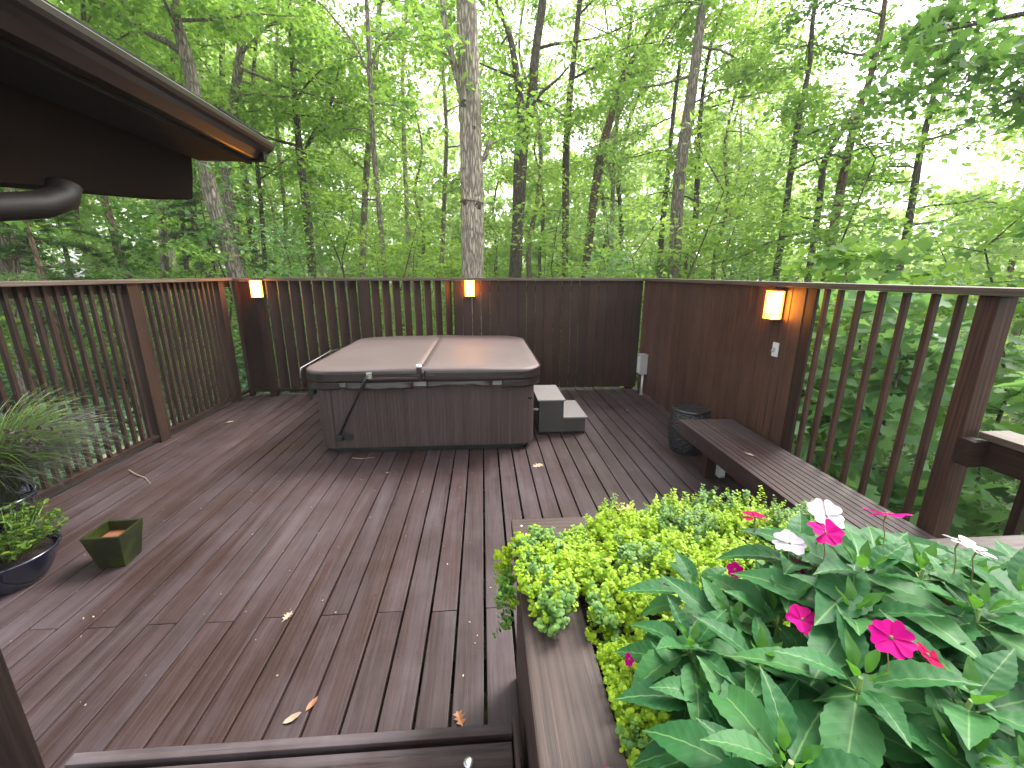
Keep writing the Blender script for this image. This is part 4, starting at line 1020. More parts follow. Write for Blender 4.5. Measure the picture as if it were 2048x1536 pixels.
# dry leaves, twigs and petals on the deck
def dry_leaf(loc, size, mat, label, lobed=True, seed=0, curl=.35, rz=0.0, group=None):
    rq = random.Random(seed); pts = []
    outline = [(-.5, 0), (-.3, -.05), (-.22, -.3), (-.08, -.12), (.05, -.38), (.16, -.13), (.32, -.3), (.36, -.08), (.52, 0), (.36, .09), (.3, .3), (.15, .13), (.03, .36), (-.08, .12), (-.24, .28), (-.3, .05)] if lobed else [(-.5, 0), (-.3, -.14), (0, -.22), (.3, -.14), (.52, 0), (.3, .15), (0, .2), (-.3, .13)]
    vs = [(0, 0, .004)] + [(x * size * rq.uniform(.85, 1.15), y * size, .004 + curl * size * (y * y * 1.8 + max(0, x) ** 2 * rq.uniform(.4, 1.2))) for x, y in outline]
    n = len(outline); me = bpy.data.meshes.new('dry_leaf'); me.from_pydata(vs, [], [(0, 1 + i, 1 + (i + 1) % n) for i in range(n)]); me.update()
    o = link_mesh('dry_leaf', me, mat); o.location = loc; o.rotation_euler = (0, 0, rz)
    tag(o, label, 'leaf', group or 'dry leaves fallen on the deck')
    s = o.modifiers.new('thick', 'SOLIDIFY'); s.thickness = .0008
dry_leaf((.493, 3.644, 0), .13, drytan, 'pale lobed dry oak leaf on the boards in front of the spa steps', True, 1, .15, .3)
dry_leaf((-1.056, 1.924, 0), .065, drytan, 'crumpled tan leaf lying on the line of board joints', True, 2, .6, 1.2)
dry_leaf((-.80, 1.376, 0), .075, drytan, 'curled grey tan leaf standing near the step at the front', False, 3, 1.4, .4)
dry_leaf((-.745, 1.43, 0), .06, dryor, 'small folded yellow brown leaf bridging a board gap', False, 4, 1.5, 1.0)
dry_leaf((-.12, 1.33, 0), .07, dryor, 'crinkled orange brown leaf just beyond the step riser', True, 5, .9, 2.0)
dry_leaf((-3.1, 5.089, 0), .09, drytan, 'pale dry leaf by the foot of the railing left of the hot tub', True, 6, .4, .2)
dry_leaf((.56, 1.47, RZ + .06), .09, dryor, 'orange oak leaf resting on the far planter rim', True, 7, .5, .5)
dry_leaf((2.0, 2.83, .433), .075, drytan, 'pale curled leaf lying on the bench seat', False, 9, .7, 2.2)
dry_leaf((-.891, 3.59, 0), .03, drytan, 'tiny pale leaf scrap on the boards before the hot tub', False, 10, .4, .2)
dry_leaf((1.907, 5.254, 0), .04, drytan, 'tiny pale leaf scrap on the boards near the plank fence', False, 11, .3, 1.2)
o = MB().tube([(-3.28, 3.80, .006), (-3.15, 3.70, .012), (-3.0, 3.62, .006), (-2.87, 3.50, .004)], [.005, .004, .003, .001], 6).build('grass_straw', drytan)
tag(o, 'long pale dry grass straw lying on the deck boards', 'straw')
o = MB().tube([(-1.30, 3.93, .006), (-1.2, 3.90, .010), (-1.08, 3.935, .006)], [.004, .003, .001], 6).build('twig', drytan)
tag(o, 'thin pale twig on the boards in front of the hot tub', 'twig')
rs = np.random.RandomState(77); n = 260
C = np.column_stack([rs.uniform(-3.3, 2.2, n), rs.uniform(1.3, 6, n) , np.full(n, .0045)])
bad = (C[:, 0] > -1.8) & (C[:, 0] < 1.2) & (C[:, 1] > 3.9); C = C[~bad]; n = len(C)
o = leaves_mesh('litter_specks', C, np.array([[0, 0, 1.]]).repeat(n, 0) + rs.normal(0, .3, (n, 3)), rs.normal(0, 1, (n, 3)), rs.uniform(.004, .014, n), T_OVAL, drytan)
tag(o, 'tiny pale specks of plant litter scattered over the deck', 'litter', kind='stuff')

# ------------------------------------------------------------------ forest
def curve_pts(pts, sub=4):
    """Catmull-Rom through (x,y,z,r)"""
    P = [np.array(p, float) for p in pts]; P = [2 * P[0] - P[1]] + P + [2 * P[-1] - P[-2]]; outp = []
    for i in range(1, len(P) - 2):
        for s in range(sub):
            t_ = s / sub; a, b, c, d = P[i - 1], P[i], P[i + 1], P[i + 2]
            outp.append(.5 * (2 * b + (c - a) * t_ + (2 * a - 5 * b + 4 * c - d) * t_ ** 2 + (3 * b - 3 * c + d - a) * t_ ** 3))
    outp.append(P[-2]); return outp

def tree(name, label, cat, trunk, barkm, leafm, seed, side=(), zlo=3.0, nl=9, reach=(1.4, 3.2), per=56, spr=8, size=.13, top=None, group=None, tmpl=T_DIAMOND, roots=.35, up=.25, srad=(.35, .75)):
    rs = np.random.RandomState(seed); rq = random.Random(seed)
    x, y, z, r = trunk[0]; gz = ground_z(x, y)
    b1 = trunk[1]; slope = ((b1[0] - x) / max(.1, b1[2] - z))
    full = [(x - slope * (z - gz), y, gz - .1, r * (1 + roots)), (x - slope * (z - gz) * .7, y, gz + .35, r * 1.08)] + list(trunk)
    lx, ly, lz, lr = trunk[-1]; px, py, pz, pr = trunk[-2]; dx = (lx - px) / max(.1, lz - pz)
    tz = top or lz + 4
    if tz > lz + .5: full += [(lx + dx * (tz - lz) * .5, ly + .2, (lz + tz) / 2, lr * .65), (lx + dx * (tz - lz) * .7, ly + .3, tz, .015)]
    root = thing(name, (full[0][0], y, gz), label, cat, group)
    cp = curve_pts(full); m = MB(); m.tube([p[:3] for p in cp], [max(.008, p[3] * (1 + rq.uniform(-.05, .05))) for p in cp], 12, jit=.05, rnd=rq)
    for br in side:
        c2 = curve_pts(br); m.tube([p[:3] for p in c2], [max(.006, p[3]) for p in c2], 8, jit=.05, rnd=rq)
    cen = []; rad = []
    allc = [p for p in cp if p[2] > zlo] + [p for br in side for p in curve_pts(br)[4:]]
    nl = int(nl * (1.3 if x < -4 else .95))
    for i in range(nl):
        b = allc[int(len(allc) * (i + rs.rand()) / nl) % len(allc)] if i < nl else cp[-1]
        if b[2] > 1.9 + .68 * y: continue
        az = rs.uniform(0, 2 * PI); L = rs.uniform(*reach) * (1.0 if b[2] < tz - 3 else .75); el = rs.normal(up, .22)
        p = np.array(b[:3]); d = np.array([math.cos(az) * math.cos(el), math.sin(az) * math.cos(el), math.sin(el)]); pts = [p.copy()]; r0 = min(b[3] * .45, .008 + L * .012)
        for s in range(6):
            d = d + rs.normal(0, .13, 3); d[2] -= .03; d /= np.linalg.norm(d); p = p + d * L / 6; pts.append(p.copy())
            if s >= 1:
                for q in range(max(1, spr // 5 + (rs.rand() < (spr % 5) / 5))):
                    o_ = np.array([rs.normal(0, .38), rs.normal(0, .38), rs.normal(0, .16)]) * (L * .25 + .2); cen.append(p + o_); rad.append(rs.uniform(*srad))
                    if rs.rand() < .5 and r0 > .01: m.tube([p, p + o_ * .5, p + o_], [r0 * .35, r0 * .25, .004], 4, cap=False)
        if not over_deck(np.array(pts)).any(): m.tube(pts, [max(.004, r0 * (1 - .14 * k)) for k in range(7)], 5, cap=False)
    m.build('trunk', barkm, root)
    cen = np.array(cen); rad = np.array(rad)
    C, N, D, S = sprays(rs, cen, rad, per, size, leafn=.5)
    k = ~over_deck(C); C, N, D, S = C[k], N[k], D[k], S[k]
    if len(C): leaves_mesh('crown', C, N, D, S, tmpl, leafm, root, origin=(full[0][0], y, gz))
    return root

# main tree and the other trunks one can tell apart
r_ = tree('tree', 'thick straight pale trunk rising directly behind the middle lamp', 'tree',
     [(-.19, 9, 1.68, .236), (-.18, 9, 2.98, .222), (-.18, 9, 3.12, .226), (-.17, 9, 3.25, .218), (-.18, 9, 4.05, .214), (-.18, 9, 4.6, .214), (-.18, 9, 5.3, .20), (-.19, 9, 6, .185), (-.22, 9, 6.89, .165)], bark_pale, lf_mid, 1,
     side=[[(-.20, 9, 4.7, .07), (-.31, 9, 4.97, .065), (-.45, 9, 5.45, .059), (-.57, 9, 5.99, .053), (-.66, 9, 6.73, .039)], [(-.1, 9.05, 3.9, .06), (.08, 9.1, 3.95, .05), (.18, 9.1, 4.25, .04)]], zlo=6.6, nl=6, top=14, reach=(1.2, 2.2), spr=5)
rq = random.Random(2)
for (x, z, s) in ((-.29, 3.10, .045), (-.07, 3.03, .05), (-.26, 4.78, .055), (-.11, 4.38, .03)):
    m = MB(); pr = [(s * 1.5, -.03), (s * 1.2, .012), (s * .75, .03), (s * .4, .022), (.0001, .01)]
    vs = []; fs = []
    for r, h in pr:
        for kk in range(12):
            a = 2 * PI * kk / 12; vs.append((x + r * math.cos(a) * rq.uniform(.9, 1.1), 9 - .17 - h, z + r * 1.1 * math.sin(a)))
    for i in range(4):
        for kk in range(12): fs.append((i * 12 + kk, i * 12 + (kk + 1) % 12, (i + 1) * 12 + (kk + 1) % 12, (i + 1) * 12 + kk))
    m.add(vs, fs, True); m.build('knot', bark_dark, r_)
G = 'individual trees standing behind the fence'
tree('tree', 'forked grey tree with knotted bark immediately to the right of the thick pale trunk', 'tree',
     [(.98, 13, 1.68, .187), (1.06, 13, 3.13, .174), (1.11, 13, 4.46, .177), (1.19, 13, 5.54, .187), (1.4, 13, 6.15, .143), (1.49, 13, 7.27, .12), (1.64, 13, 8.29, .104), (1.75, 13, 9.25, .083)], bark_dark, lf_mid, 2,
     side=[[(1.14, 13, 5.2, .14), (1.16, 13, 5.57, .124), (1.07, 13, 6.56, .095), (.85, 13, 7.7, .079), (.57, 13, 8.36, .058), (.25, 13, 9.09, .044)], [(1.42, 12.95, 6.2, .05), (1.7, 12.9, 6.5, .045), (2.1, 12.9, 6.8, .03), (2.5, 12.8, 7.2, .015)]], zlo=6, nl=12, top=15, spr=6)
tree('tree', 'slim dark upright tree right of the forked tree', 'tree',
     [(2.68, 14, 1.64, .113), (2.63, 14, 3.98, .108), (2.6, 14, 5.38, .105), (2.66, 14, 6.84, .087), (2.8, 14, 8.46, .077), (2.89, 14, 9.87, .061)], bark_dark, lf_light, 3, zlo=5, nl=11, top=15)
tree('tree', 'tree curving to the right with a long forked limb against the sky', 'tree',
     [(4.08, 17, 1.9, .155), (4.27, 17, 4.47, .167), (4.46, 17, 6.01, .154), (4.75, 17, 7.33, .115), (5.34, 17, 8.92, .085), (6.12, 17, 10.29, .066), (6.54, 17, 11.45, .048)], bark_brown, lf_light, 4,
     side=[[(4.5, 17, 6.0, .11), (4.59, 17, 6.35, .099), (4.99, 17, 8.13, .069), (5.25, 17, 9.67, .059), (5.33, 17, 11.4, .049)]], zlo=8, nl=10, top=15)
tree('tree', 'stout smooth grey tree above the far end of the plank fence', 'tree',
     [(5.2, 11.5, 1.63, .171), (5.11, 11.5, 3.25, .159), (5.11, 11.5, 4.79, .146), (5.2, 11.5, 6.12, .124), (5.25, 11.5, 7.37, .108), (5.28, 11.5, 8.54, .089)], bark_grey, lf_mid, 5, zlo=5.5, nl=13, top=14, spr=7)
tree('tree', 'thin dark tree close beside the stout grey tree', 'tree',
     [(6.44, 13, 1.64, .078), (6.36, 13, 3.45, .075), (6.27, 13, 4.8, .079), (6.19, 13, 6.21, .058), (6.27, 13, 7.65, .043), (6.54, 13, 8.79, .03)], bark_dark, lf_light, 6, zlo=3.2, nl=13, top=11)
tree('tree', 'dark slender tree standing just behind the largest lamp', 'tree',
     [(7.73, 11, 1.58, .084), (7.74, 11, 2.98, .075), (7.7, 11, 4.26, .073), (7.7, 11, 5.37, .065), (7.76, 11, 6.42, .053), (7.67, 11, 7.41, .047), (7.66, 11, 8.35, .036)], bark_dark, lf_mid, 7, zlo=2.6, nl=15, top=10, spr=7, side=[[(7.7, 11, 2.6, .03), (7.2, 10.8, 2.5, .028), (6.4, 10.6, 2.15, .022), (5.4, 10.5, 1.95, .012)]])
tree('tree', 'leaning light brown tree rising into the brightest patch of sky', 'tree',
     [(9.14, 11, 1.61, .112), (9.09, 11, 2.99, .108), (9.11, 11, 4.4, .098), (9.17, 11, 5.45, .085), (9.31, 11, 6.2, .069), (9.37, 11, 7.27, .057), (9.26, 11, 8.42, .042)], bark_brown, lf_dark, 8, zlo=5.8, nl=11, top=11, spr=8)
tree('tree', 'curved dark tree crossing behind the leaning light brown tree', 'tree',
     [(9.42, 12, 1.59, .089), (9.4, 12, 2.96, .08), (9.35, 12, 4, .083), (9.32, 12, 4.75, .076), (9.62, 12, 5.37, .063), (9.98, 12, 5.97, .051), (10.22, 12, 6.78, .04)], bark_dark, lf_mid, 9, zlo=3, nl=9, top=8)
tree('tree', 'dark tree half hidden in leaves beyond the baluster railing', 'tree',
     [(12.19, 12, 1.6, .092), (12.13, 12, 3.52, .092), (12.03, 12, 4.92, .084), (12.05, 12, 6.25, .066), (11.96, 12, 7.61, .054), (11.89, 12, 8.99, .039)], bark_dark, lf_mid, 10, zlo=2.2, nl=17, top=9.8, spr=7)
tree('tree', 'large crooked tree with a long side limb behind the gutter end', 'tree',
     [(-5.13, 9.5, 1.66, .15), (-5.23, 9.5, 2.42, .15), (-5.33, 9.5, 2.99, .145), (-5.41, 9.5, 3.86, .13), (-5.39, 9.5, 4.6, .125), (-5.38, 9.5, 5.27, .12), (-5.46, 9.5, 6.06, .09), (-5.6, 9.5, 6.59, .066), (-5.72, 9.5, 7.03, .05)], bark_grey, lf_mid, 11,
     side=[[(-5.35, 9.5, 5.6, .06), (-5.66, 9.5, 5.84, .055), (-5.98, 9.5, 5.98, .05), (-6.33, 9.5, 6.17, .045), (-6.88, 9.5, 6.54, .042), (-7.2, 9.5, 6.9, .03)], [(-5.38, 9.5, 5.5, .07), (-5.39, 9.5, 5.79, .065), (-5.44, 9.5, 6.29, .055), (-5.39, 9.5, 6.9, .045), (-5.3, 9.5, 8.5, .03)]], zlo=6.2, nl=7, top=11, spr=6)
tree('tree', 'straight grey brown tree standing right behind the crooked tree', 'tree',
     [(-6.38, 12, 1.64, .145), (-6.36, 12, 2.72, .135), (-6.36, 12, 3.79, .12), (-6.28, 12, 4.59, .11), (-5.86, 12, 5.91, .10), (-5.52, 12, 7.04, .085), (-5.24, 12, 8.31, .062)], bark_grey, lf_light, 12, zlo=4.5, nl=14, top=13, spr=7)
tree('tree', 'reddish brown leaning tree seen below the eave beam', 'tree',
     [(-6.91, 9, 1.67, .07), (-6.96, 9, 2.28, .068), (-7.01, 9, 3.08, .06), (-6.99, 9, 3.68, .05), (-6.94, 9, 4.57, .045), (-6.77, 9, 5.56, .036), (-6.56, 9, 6.5, .029)], bark_brown, lf_mid, 13, zlo=4.6, nl=9, top=9)
tree('tree', 'broad grey trunk at the far end of the left railing below the eave', 'tree',
     [(-8.03, 8, 1.68, .14), (-7.95, 8, 2.37, .13), (-7.87, 8, 3.07, .12), (-7.69, 8, 4.01, .11), (-7.6, 8, 6, .08)], bark_grey, lf_dark, 14, zlo=4, nl=9, top=10)
tree('tree', 'dark mottled tree with a side limb above the left part of the louvred fence', 'tree',
     [(-4.9, 13, 1.69, .115), (-4.86, 13, 3.21, .115), (-4.87, 13, 4.49, .10), (-4.85, 13, 5.71, .08), (-4.78, 13, 7.3, .062), (-4.66, 13, 8.79, .044)], bark_dark, lf_mid, 15,
     side=[[(-4.86, 13, 4.5, .06), (-4.7, 13, 4.99, .055), (-4.41, 13, 5.45, .05), (-4.12, 13, 5.78, .049), (-3.83, 13, 6.32, .036), (-3.5, 13, 7.4, .02)]], zlo=4, nl=13, top=13, spr=7)
tree('tree', 'thin pale upright tree above the left half of the hot tub', 'tree',
     [(-2.38, 11, 1.5, .068), (-2.41, 11, 2.37, .064), (-2.43, 11, 3.45, .062), (-2.45, 11, 4.52, .06), (-2.43, 11, 5.73, .053), (-2.38, 11, 6.87, .046), (-2.36, 11, 7.95, .035)], bark_grey, lf_mid, 16,
     side=[[(-2.43, 11, 6.1, .026), (-2.15, 11, 6.6, .026), (-1.7, 11, 6.94, .021), (-1.15, 11, 7.28, .016)], [(-2.43, 11, 6.0, .026), (-2.7, 11, 6.6, .022), (-3.3, 11, 7.3, .016)]], zlo=3.2, nl=14, top=11, spr=6)
gD = 'slender trees standing deeper in the wood'
def deep(pts, bm_, lm, seed, lab, **kw): tree('tree', lab, 'tree', pts, bm_, lm, seed, **kw)
deep([(-4.23, 16, 2.22, .118), (-3.99, 16, 4.21, .106), (-3.7, 16, 6.08, .095), (-3.3, 16, 8.25, .084), (-2.97, 16, 10.52, .066)], bark_grey, lf_light, 17, 'grey tree leaning right, just left of the thin pale tree', zlo=5, nl=11, top=15)
deep([(-2.9, 18, 2.29, .098), (-2.9, 18, 4.54, .085), (-2.85, 18, 6.98, .082), (-2.74, 18, 9.25, .061), (-2.47, 18, 11.07, .051)], bark_pale, lf_light, 18, 'slender pale tree midway between the thin pale tree and the thick trunk', zlo=6, nl=9, top=14)
deep([(6.65, 16, 1.61, .107), (6.61, 16, 3.66, .103), (6.65, 16, 5.49, .083), (6.67, 16, 7.51, .064), (6.77, 16, 9.54, .053)], bark_dark, lf_mid, 19, 'slender dark tree just left of the stout grey tree', zlo=4.5, nl=11, top=14)
deep([(-1.81, 20, 2.14, .111), (-1.59, 20, 4.87, .097), (-1.4, 20, 7.6, .083), (-1.47, 20, 10.13, .07), (-1.48, 20, 12.15, .058)], bark_grey, lf_light, 20, 'slim grey tree close left of the thick pale trunk', zlo=6, nl=9, top=15)
deep([(5.67, 19, 2.14, .097), (5.59, 19, 4.8, .093), (5.56, 19, 6.71, .08), (5.62, 19, 8.88, .068)], bark_grey, lf_light, 21, 'slim grey tree between the curving tree and the stout grey tree', zlo=6, nl=9, top=12)
deep([(-7.18, 15, 1.61, .072), (-7.03, 15, 3.42, .069), (-6.95, 15, 5.03, .06), (-6.83, 15, 6.82, .051), (-6.43, 15, 8.63, .044)], bark_dark, lf_mid, 22, 'thin dark tree above the corner lamp', zlo=3.5, nl=13, top=13)
deep([(-7.51, 17, 1.59, .075), (-7.14, 17, 3.65, .073), (-7.1, 17, 5.48, .062), (-6.97, 17, 7.52, .052), (-6.59, 17, 9.85, .043)], bark_grey, lf_light, 23, 'thin grey tree just right of the corner lamp', zlo=4, nl=13, top=14)
deep([(-8.29, 12, 1.64, .091), (-8.13, 12, 2.71, .084), (-8.02, 12, 3.77, .072), (-7.91, 12, 5.33, .059), (-7.95, 12, 6.77, .052), (-7.98, 12, 8.11, .041)], bark_grey, lf_mid, 24, 'grey tree partly hidden behind the eave beam', zlo=3.4, nl=14, top=12, spr=7)
deep([(-9.02, 14, 1.62, .073), (-8.89, 14, 2.87, .071), (-8.77, 14, 4.11, .063), (-8.59, 14, 5.81, .055)], bark_dark, lf_mid, 25, 'thin dark tree left of the crooked tree below the beam end', zlo=3.4, nl=13, top=12, spr=7)

# a pool of slender trees copied through the deeper wood
rq = random.Random(40); protos = []
for i in range(4):
    x = (-14, 12, -10, 15)[i]; y = (24, 25, 28, 27)[i]; h = rq.uniform(12, 16); pts = [(x, y, 1.0, .12)]
    for k in range(1, 6): pts.append((x + rq.uniform(-.3, .3) * k * .5, y, 1 + k * h / 6, .12 - .016 * k))
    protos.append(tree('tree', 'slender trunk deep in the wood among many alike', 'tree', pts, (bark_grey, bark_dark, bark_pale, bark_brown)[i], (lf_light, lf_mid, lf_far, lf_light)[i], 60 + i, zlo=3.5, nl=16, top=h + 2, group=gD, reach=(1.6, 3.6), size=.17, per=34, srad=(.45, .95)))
spots = []
while len(spots) < 34:
    a = rq.uniform(-56, 56); d = rq.uniform(17, 34); x, y = d * math.sin(R_(a + 4)), d * math.cos(R_(a + 4))
    if y < 9: continue
    if 34 < math.degrees(math.atan2(x, y)) < 52: continue
    if -3 < x / y * 14 < 6.5 and rq.random() < .35: continue
    if all(math.hypot(x - p, y - q) > 2.0 for p, q in spots): spots.append((x, y))
for i, (x, y) in enumerate(spots):
    copy_thing(protos[i % 4], (x, y, ground_z(x, y)), rq.uniform(0, 6.28), rq.uniform(.75, 1.1))

# understorey saplings and bushes: a few built, then copied
def sapling(label, h, leafm, seed, size, per, tmpl=T_DIAMOND, loc=(0, 20), spread=1.2, group='understorey saplings', cat='sapling', n_br=14, wide=False, name='sapling', srad=(.25, .5), zmin=.12):
    rs = np.random.RandomState(seed); rq = random.Random(seed); x, y = loc; gz = ground_z(x, y)
    root = thing(name, (x, y, gz), label, cat, group); m = MB(); cen = []; rad = []
    for s in range(3 if wide else 1):
        ox, oy = (rq.uniform(-.3, .3), rq.uniform(-.3, .3)) if wide else (0, 0)
        tp = [(x + ox + rs.normal(0, .05) * k * h * .25, y + oy + rs.normal(0, .05) * k * h * .25, gz - .05 + k * h / 5, .03 * (1 - k * .16)) for k in range(6)]
        m.tube([p[:3] for p in tp], [max(.006, p[3]) for p in tp], 6)
        for i in range(n_br):
            u = zmin + (1 - zmin) * (i + rs.rand()) / n_br; k = min(4, int(u * 5)); b = np.array(tp[k][:3]) + (np.array(tp[k + 1][:3]) - np.array(tp[k][:3])) * (u * 5 - k)
            az = rs.uniform(0, 6.28); L = spread * rs.uniform(.5, 1.15) * (1.1 - .6 * u); d = np.array([math.cos(az), math.sin(az), rs.normal(.2, .2)])
            pts = [b + d * L * q + np.array([0, 0, -.15 * L * q * q]) for q in (0, .35, .7, 1)]; m.tube(pts, [.009, .006, .004, .002], 4, cap=False)
            for q in (.45, .75, 1.0): cen.append(b + d * L * q + np.array([rs.normal(0, .1), rs.normal(0, .1), -.15 * L * q * q])); rad.append(rs.uniform(*srad) * spread)
    m.build('stem', bark_dark, root)
    C, N, D, S = sprays(rs, np.array(cen), np.array(rad), per, size, tilt=.3, leafn=.42)
    C[:, 2] = np.maximum(C[:, 2], gz + .03)
    k = ~over_deck(C); leaves_mesh('foliage', C[k], N[k], D[k], S[k], tmpl, leafm, root, origin=(x, y, gz))
    return root
U = 'leafy sapling among many alike in the understorey behind the fence'
sp = [sapling(U, 4.6, lf_mid, 101, .12, 34, loc=(-3.2, 10.5)), sapling(U, 5.6, lf_light, 102, .13, 34, loc=(1.9, 11.5), spread=1.5), sapling(U, 3.6, lf_dark, 103, .11, 34, loc=(3.9, 9.6)),
      sapling(U, 3.4, lf_light, 104, .12, 36, loc=(-1.6, 12.5), spread=1.6, wide=True, n_br=9), sapling(U, 6.4, lf_mid, 105, .13, 32, loc=(6.2, 10.2), spread=1.7, n_br=18), sapling(U, 5.0, lf_blue, 106, .13, 32, loc=(10.5, 9.5), spread=1.5)]
rq = random.Random(91); spots = []
while len(spots) < 70:
    a = rq.uniform(-58, 58); d = 8.2 + 17 * rq.random() ** 1.2; x, y = d * math.sin(R_(a + 4)), d * math.cos(R_(a + 4))
    if y < 7.9 and -6 < x < 5.2: continue
    if y < 4.5 or math.hypot(x + .18, y - 9) < 1.1 or (abs(x + .18 * y / 9) < .55 and y < 9): continue
    if math.hypot(x, y) < 6 : continue
    if all(math.hypot(x - p, y - q) > .95 for p, q in spots): spots.append((x, y))
for i, (x, y) in enumerate(spots):
    q = i % 6
    s = rq.uniform(.7, 1.15)
    if -2.5 < x < 3.5 and y < 13: s *= .8
    if x < -3: s *= .85
    if x < -6 and y < 12: q = (0, 2, 5)[i % 3]
    copy_thing(sp[q], (x, y, ground_z(x, y)), rq.uniform(0, 6.28), s)

# young maples right outside the balusters
gm = 'young maples outside the baluster railing'
for i, (x, y, h, sprd, sd_, lb, lm) in enumerate((
        (4.2, 3.9, 3.0, 1.3, 201, 'young maple with broad pale leaves right behind the balusters', lf_blue),
        (5.4, 5.6, 3.8, 1.6, 202, 'taller young maple seen over the top rail beside the lamp', lf_mid),
        (5.0, 2.5, 2.7, 1.3, 203, 'young maple with broad leaves behind the tall square post', lf_blue),
        (7.4, 4.6, 4.6, 1.8, 204, 'young maple reaching above the rail at the far right', lf_blue),
        (3.9, 5.7, 1.9, 1.1, 205, 'low young maple in shade behind the end of the plank fence', lf_dark),
        (6.2, 3.3, 2.2, 1.4, 206, 'low bushy young maple beyond the stair handrail', lf_dark))):
    sapling(lb, h, lm, sd_, .17, 22, T_MAPLE, (x, y), sprd, gm, 'maple', 17, name='maple_sapling', srad=(.25, .45), zmin=.08)
# overhanging boughs of a dark maple at the top right
r_ = tree('maple_tree', 'big dark maple whose boughs hang into the bright sky at the right edge', 'tree',
     [(10.2, 5.6, 1.6, .16), (10.1, 5.6, 4, .15), (9.9, 5.6, 7, .11)], bark_dark, lf_dark, 31,
     side=[[(10.1, 5.6, 4.2, .06), (9.2, 6.0, 5.0, .05), (8.2, 6.6, 5.4, .04), (7.2, 7.2, 5.4, .02)], [(10.1, 5.6, 3.8, .05), (9.2, 5.6, 4.3, .04), (8.2, 5.9, 4.35, .03), (7.4, 6.3, 4.1, .015)]], zlo=4, nl=18, reach=(1.2, 2.4), spr=6, per=34, size=.13, tmpl=T_MAPLE, top=9)
# soft needled tree at the left below the beam
def conifer(loc, h, seed, label, zb=.3):
    rs = np.random.RandomState(seed); x, y = loc; gz = ground_z(x, y); root = thing('hemlock_tree', (x, y, gz), label, 'tree', 'feathery evergreens beyond the left railing'); m = MB(); C = []; D = []
    m.tube([(x, y, gz - .1), (x + .05, y, gz + h * .5), (x, y, gz + h)], [.07, .045, .01], 8)
    for i in range(30):
        u = (i + rs.rand()) / 30; z = gz + h * (zb + (1 - zb) * u); az = rs.uniform(0, 6.28); L = (2.0 * (1 - u) + .5) * rs.uniform(.7, 1.1)
        pts = [np.array([x + math.cos(az) * L * q, y + math.sin(az) * L * q, z + .15 * L * q - .35 * L * q * q]) for q in np.linspace(0, 1, 7)]
        m.tube(pts, [.012 * (1 - .8 * q) + .002 for q in np.linspace(0, 1, 7)], 4, cap=False)
        for q in range(1, 7):
            for s in range(5):
                aa = az + rs.choice([-1, 1]) * rs.uniform(.5, 1.2); l2 = rs.uniform(.2, .5) * (1.1 - q / 8) * L * .6; e = pts[q] + np.array([math.cos(aa) * l2, math.sin(aa) * l2, -.12 * l2])
                for k in range(26):
                    v = rs.rand(); C.append(pts[q] + (e - pts[q]) * v + rs.normal(0, .008, 3)); sg = rs.choice([-1, 1]); D.append((math.cos(aa + sg * 1.0), math.sin(aa + sg * 1.0), rs.normal(0, .35)))
    m.build('trunk', bark_brown, root); C = np.array(C); D = np.array(D); n = len(C)
    k = ~over_deck(C)
    leaves_mesh('crown', C[k], (np.array([[0, 0, 1.]]).repeat(n, 0) + rs.normal(0, .5, (n, 3)))[k], D[k], (rs.uniform(.07, .15, n))[k], (np.array([(0, -.06, 0), (0, .06, 0), (1, .0, 0)]), [(0, 1, 2)]), lf_con, root, origin=(x, y, gz))
conifer((-7.0, 7.4), 3.9, 301, 'feathery evergreen nearest the left railing corner', .38)
conifer((-9.3, 7.9), 4.4, 302, 'feathery evergreen farther out beyond the left railing', .36)
conifer((-6.6, 11.2), 4.2, 303, 'feathery evergreen behind the crooked tree', .35)

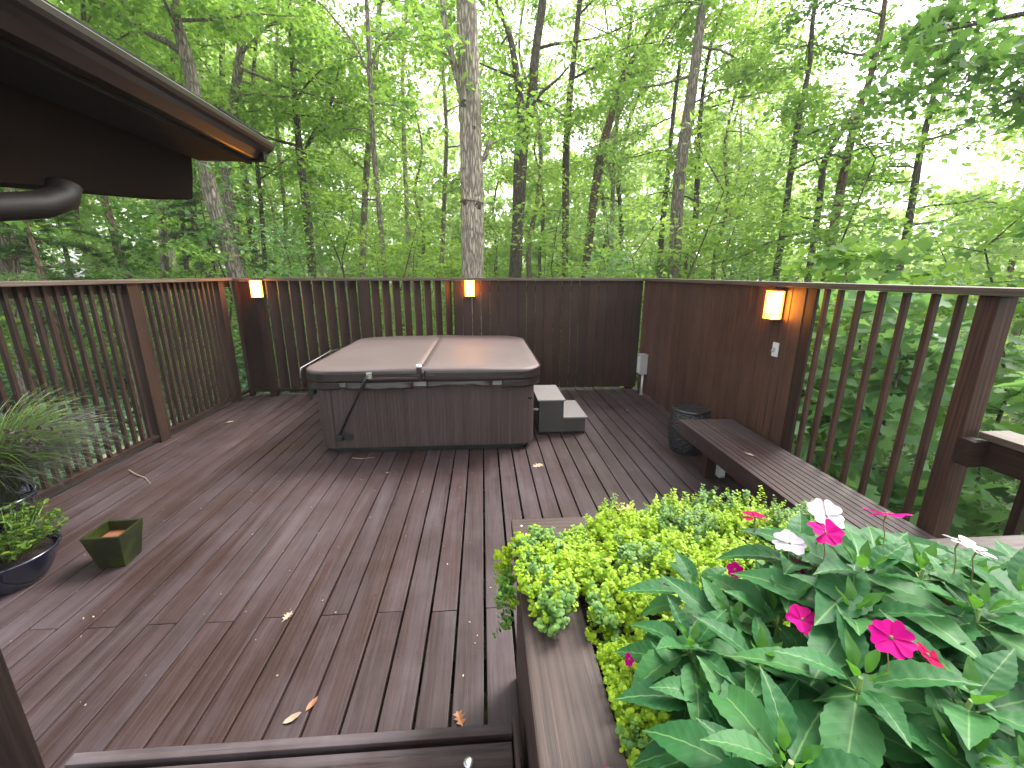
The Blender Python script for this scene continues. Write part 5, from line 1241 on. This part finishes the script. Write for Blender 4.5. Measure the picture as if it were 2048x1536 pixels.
# ground cover seen through the left railing
def ground_cover(name, label, x0, x1, y0, y1, n, size, mat, seed, tmpl=T_OVAL, hgt=.16):
    rs = np.random.RandomState(seed); x = rs.uniform(x0, x1, n); y = rs.uniform(y0, y1, n)
    z = np.array([ground_z(a, b) for a, b in zip(x, y)]) + hgt * rs.rand(n) * (1 + .6 * np.sin(x * 2.1) * np.sin(y * 1.7)) + .03
    C = np.column_stack([x, y, z]); k = ~over_deck(C, 0.0); C = C[k]; n = len(C)
    o = leaves_mesh(name, C, np.array([[0, 0, 1.]]).repeat(n, 0) + rs.normal(0, .42, (n, 3)), rs.normal(0, 1, (n, 3)), size * rs.uniform(.5, 1.35, n), tmpl, mat)
    tag(o, label, 'ground cover', kind='stuff')
ground_cover('ivy_ground_cover', 'glossy green ground cover seen between the left balusters', -11, -3.75, 1.5, 13, 20000, .105, lf_ivy, 5)
ground_cover('fern_ground_cover', 'mixed leafy undergrowth below the right railing', 2.7, 12, .5, 10, 14000, .12, lf_dark, 6, T_DIAMOND, .35)
ground_cover('undergrowth', 'low leafy undergrowth on the floor of the wood', -22, 22, 8, 30, 14000, .2, lf_mid, 7, T_DIAMOND, .5)

# far-off wood as one mass of leaf clumps
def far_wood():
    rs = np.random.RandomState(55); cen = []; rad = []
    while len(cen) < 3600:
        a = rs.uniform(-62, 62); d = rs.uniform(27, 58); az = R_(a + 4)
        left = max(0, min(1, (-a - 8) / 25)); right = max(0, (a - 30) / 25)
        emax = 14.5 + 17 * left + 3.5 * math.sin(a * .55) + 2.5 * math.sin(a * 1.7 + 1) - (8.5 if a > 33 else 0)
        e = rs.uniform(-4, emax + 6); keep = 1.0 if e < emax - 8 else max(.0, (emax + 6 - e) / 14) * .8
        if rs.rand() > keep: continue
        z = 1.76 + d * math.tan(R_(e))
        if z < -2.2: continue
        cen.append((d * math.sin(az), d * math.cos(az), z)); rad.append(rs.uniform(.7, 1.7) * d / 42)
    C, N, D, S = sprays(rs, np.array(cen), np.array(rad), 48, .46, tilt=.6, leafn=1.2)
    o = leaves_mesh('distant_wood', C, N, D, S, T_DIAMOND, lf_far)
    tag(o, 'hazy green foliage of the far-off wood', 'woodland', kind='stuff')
far_wood()

# haze added for the wood's pale glare, thin enough to leave the deck clear
hz = MB().box(-96, 96, -90, 102, -5.5, 56).build('haze', None)
hz.data.materials.clear(); k = NT('haze_air'); pv = k.n('VolumePrincipled'); pv.inputs['Density'].default_value = 0.0014
pv.inputs['Color'].default_value = (0.93, 0.96, 0.95, 1); pv.inputs['Anisotropy'].default_value = 0.2
k.l(pv.outputs[0], k.out.inputs['Volume']); hz.data.materials.append(k.m); tag(hz, kind='stuff')
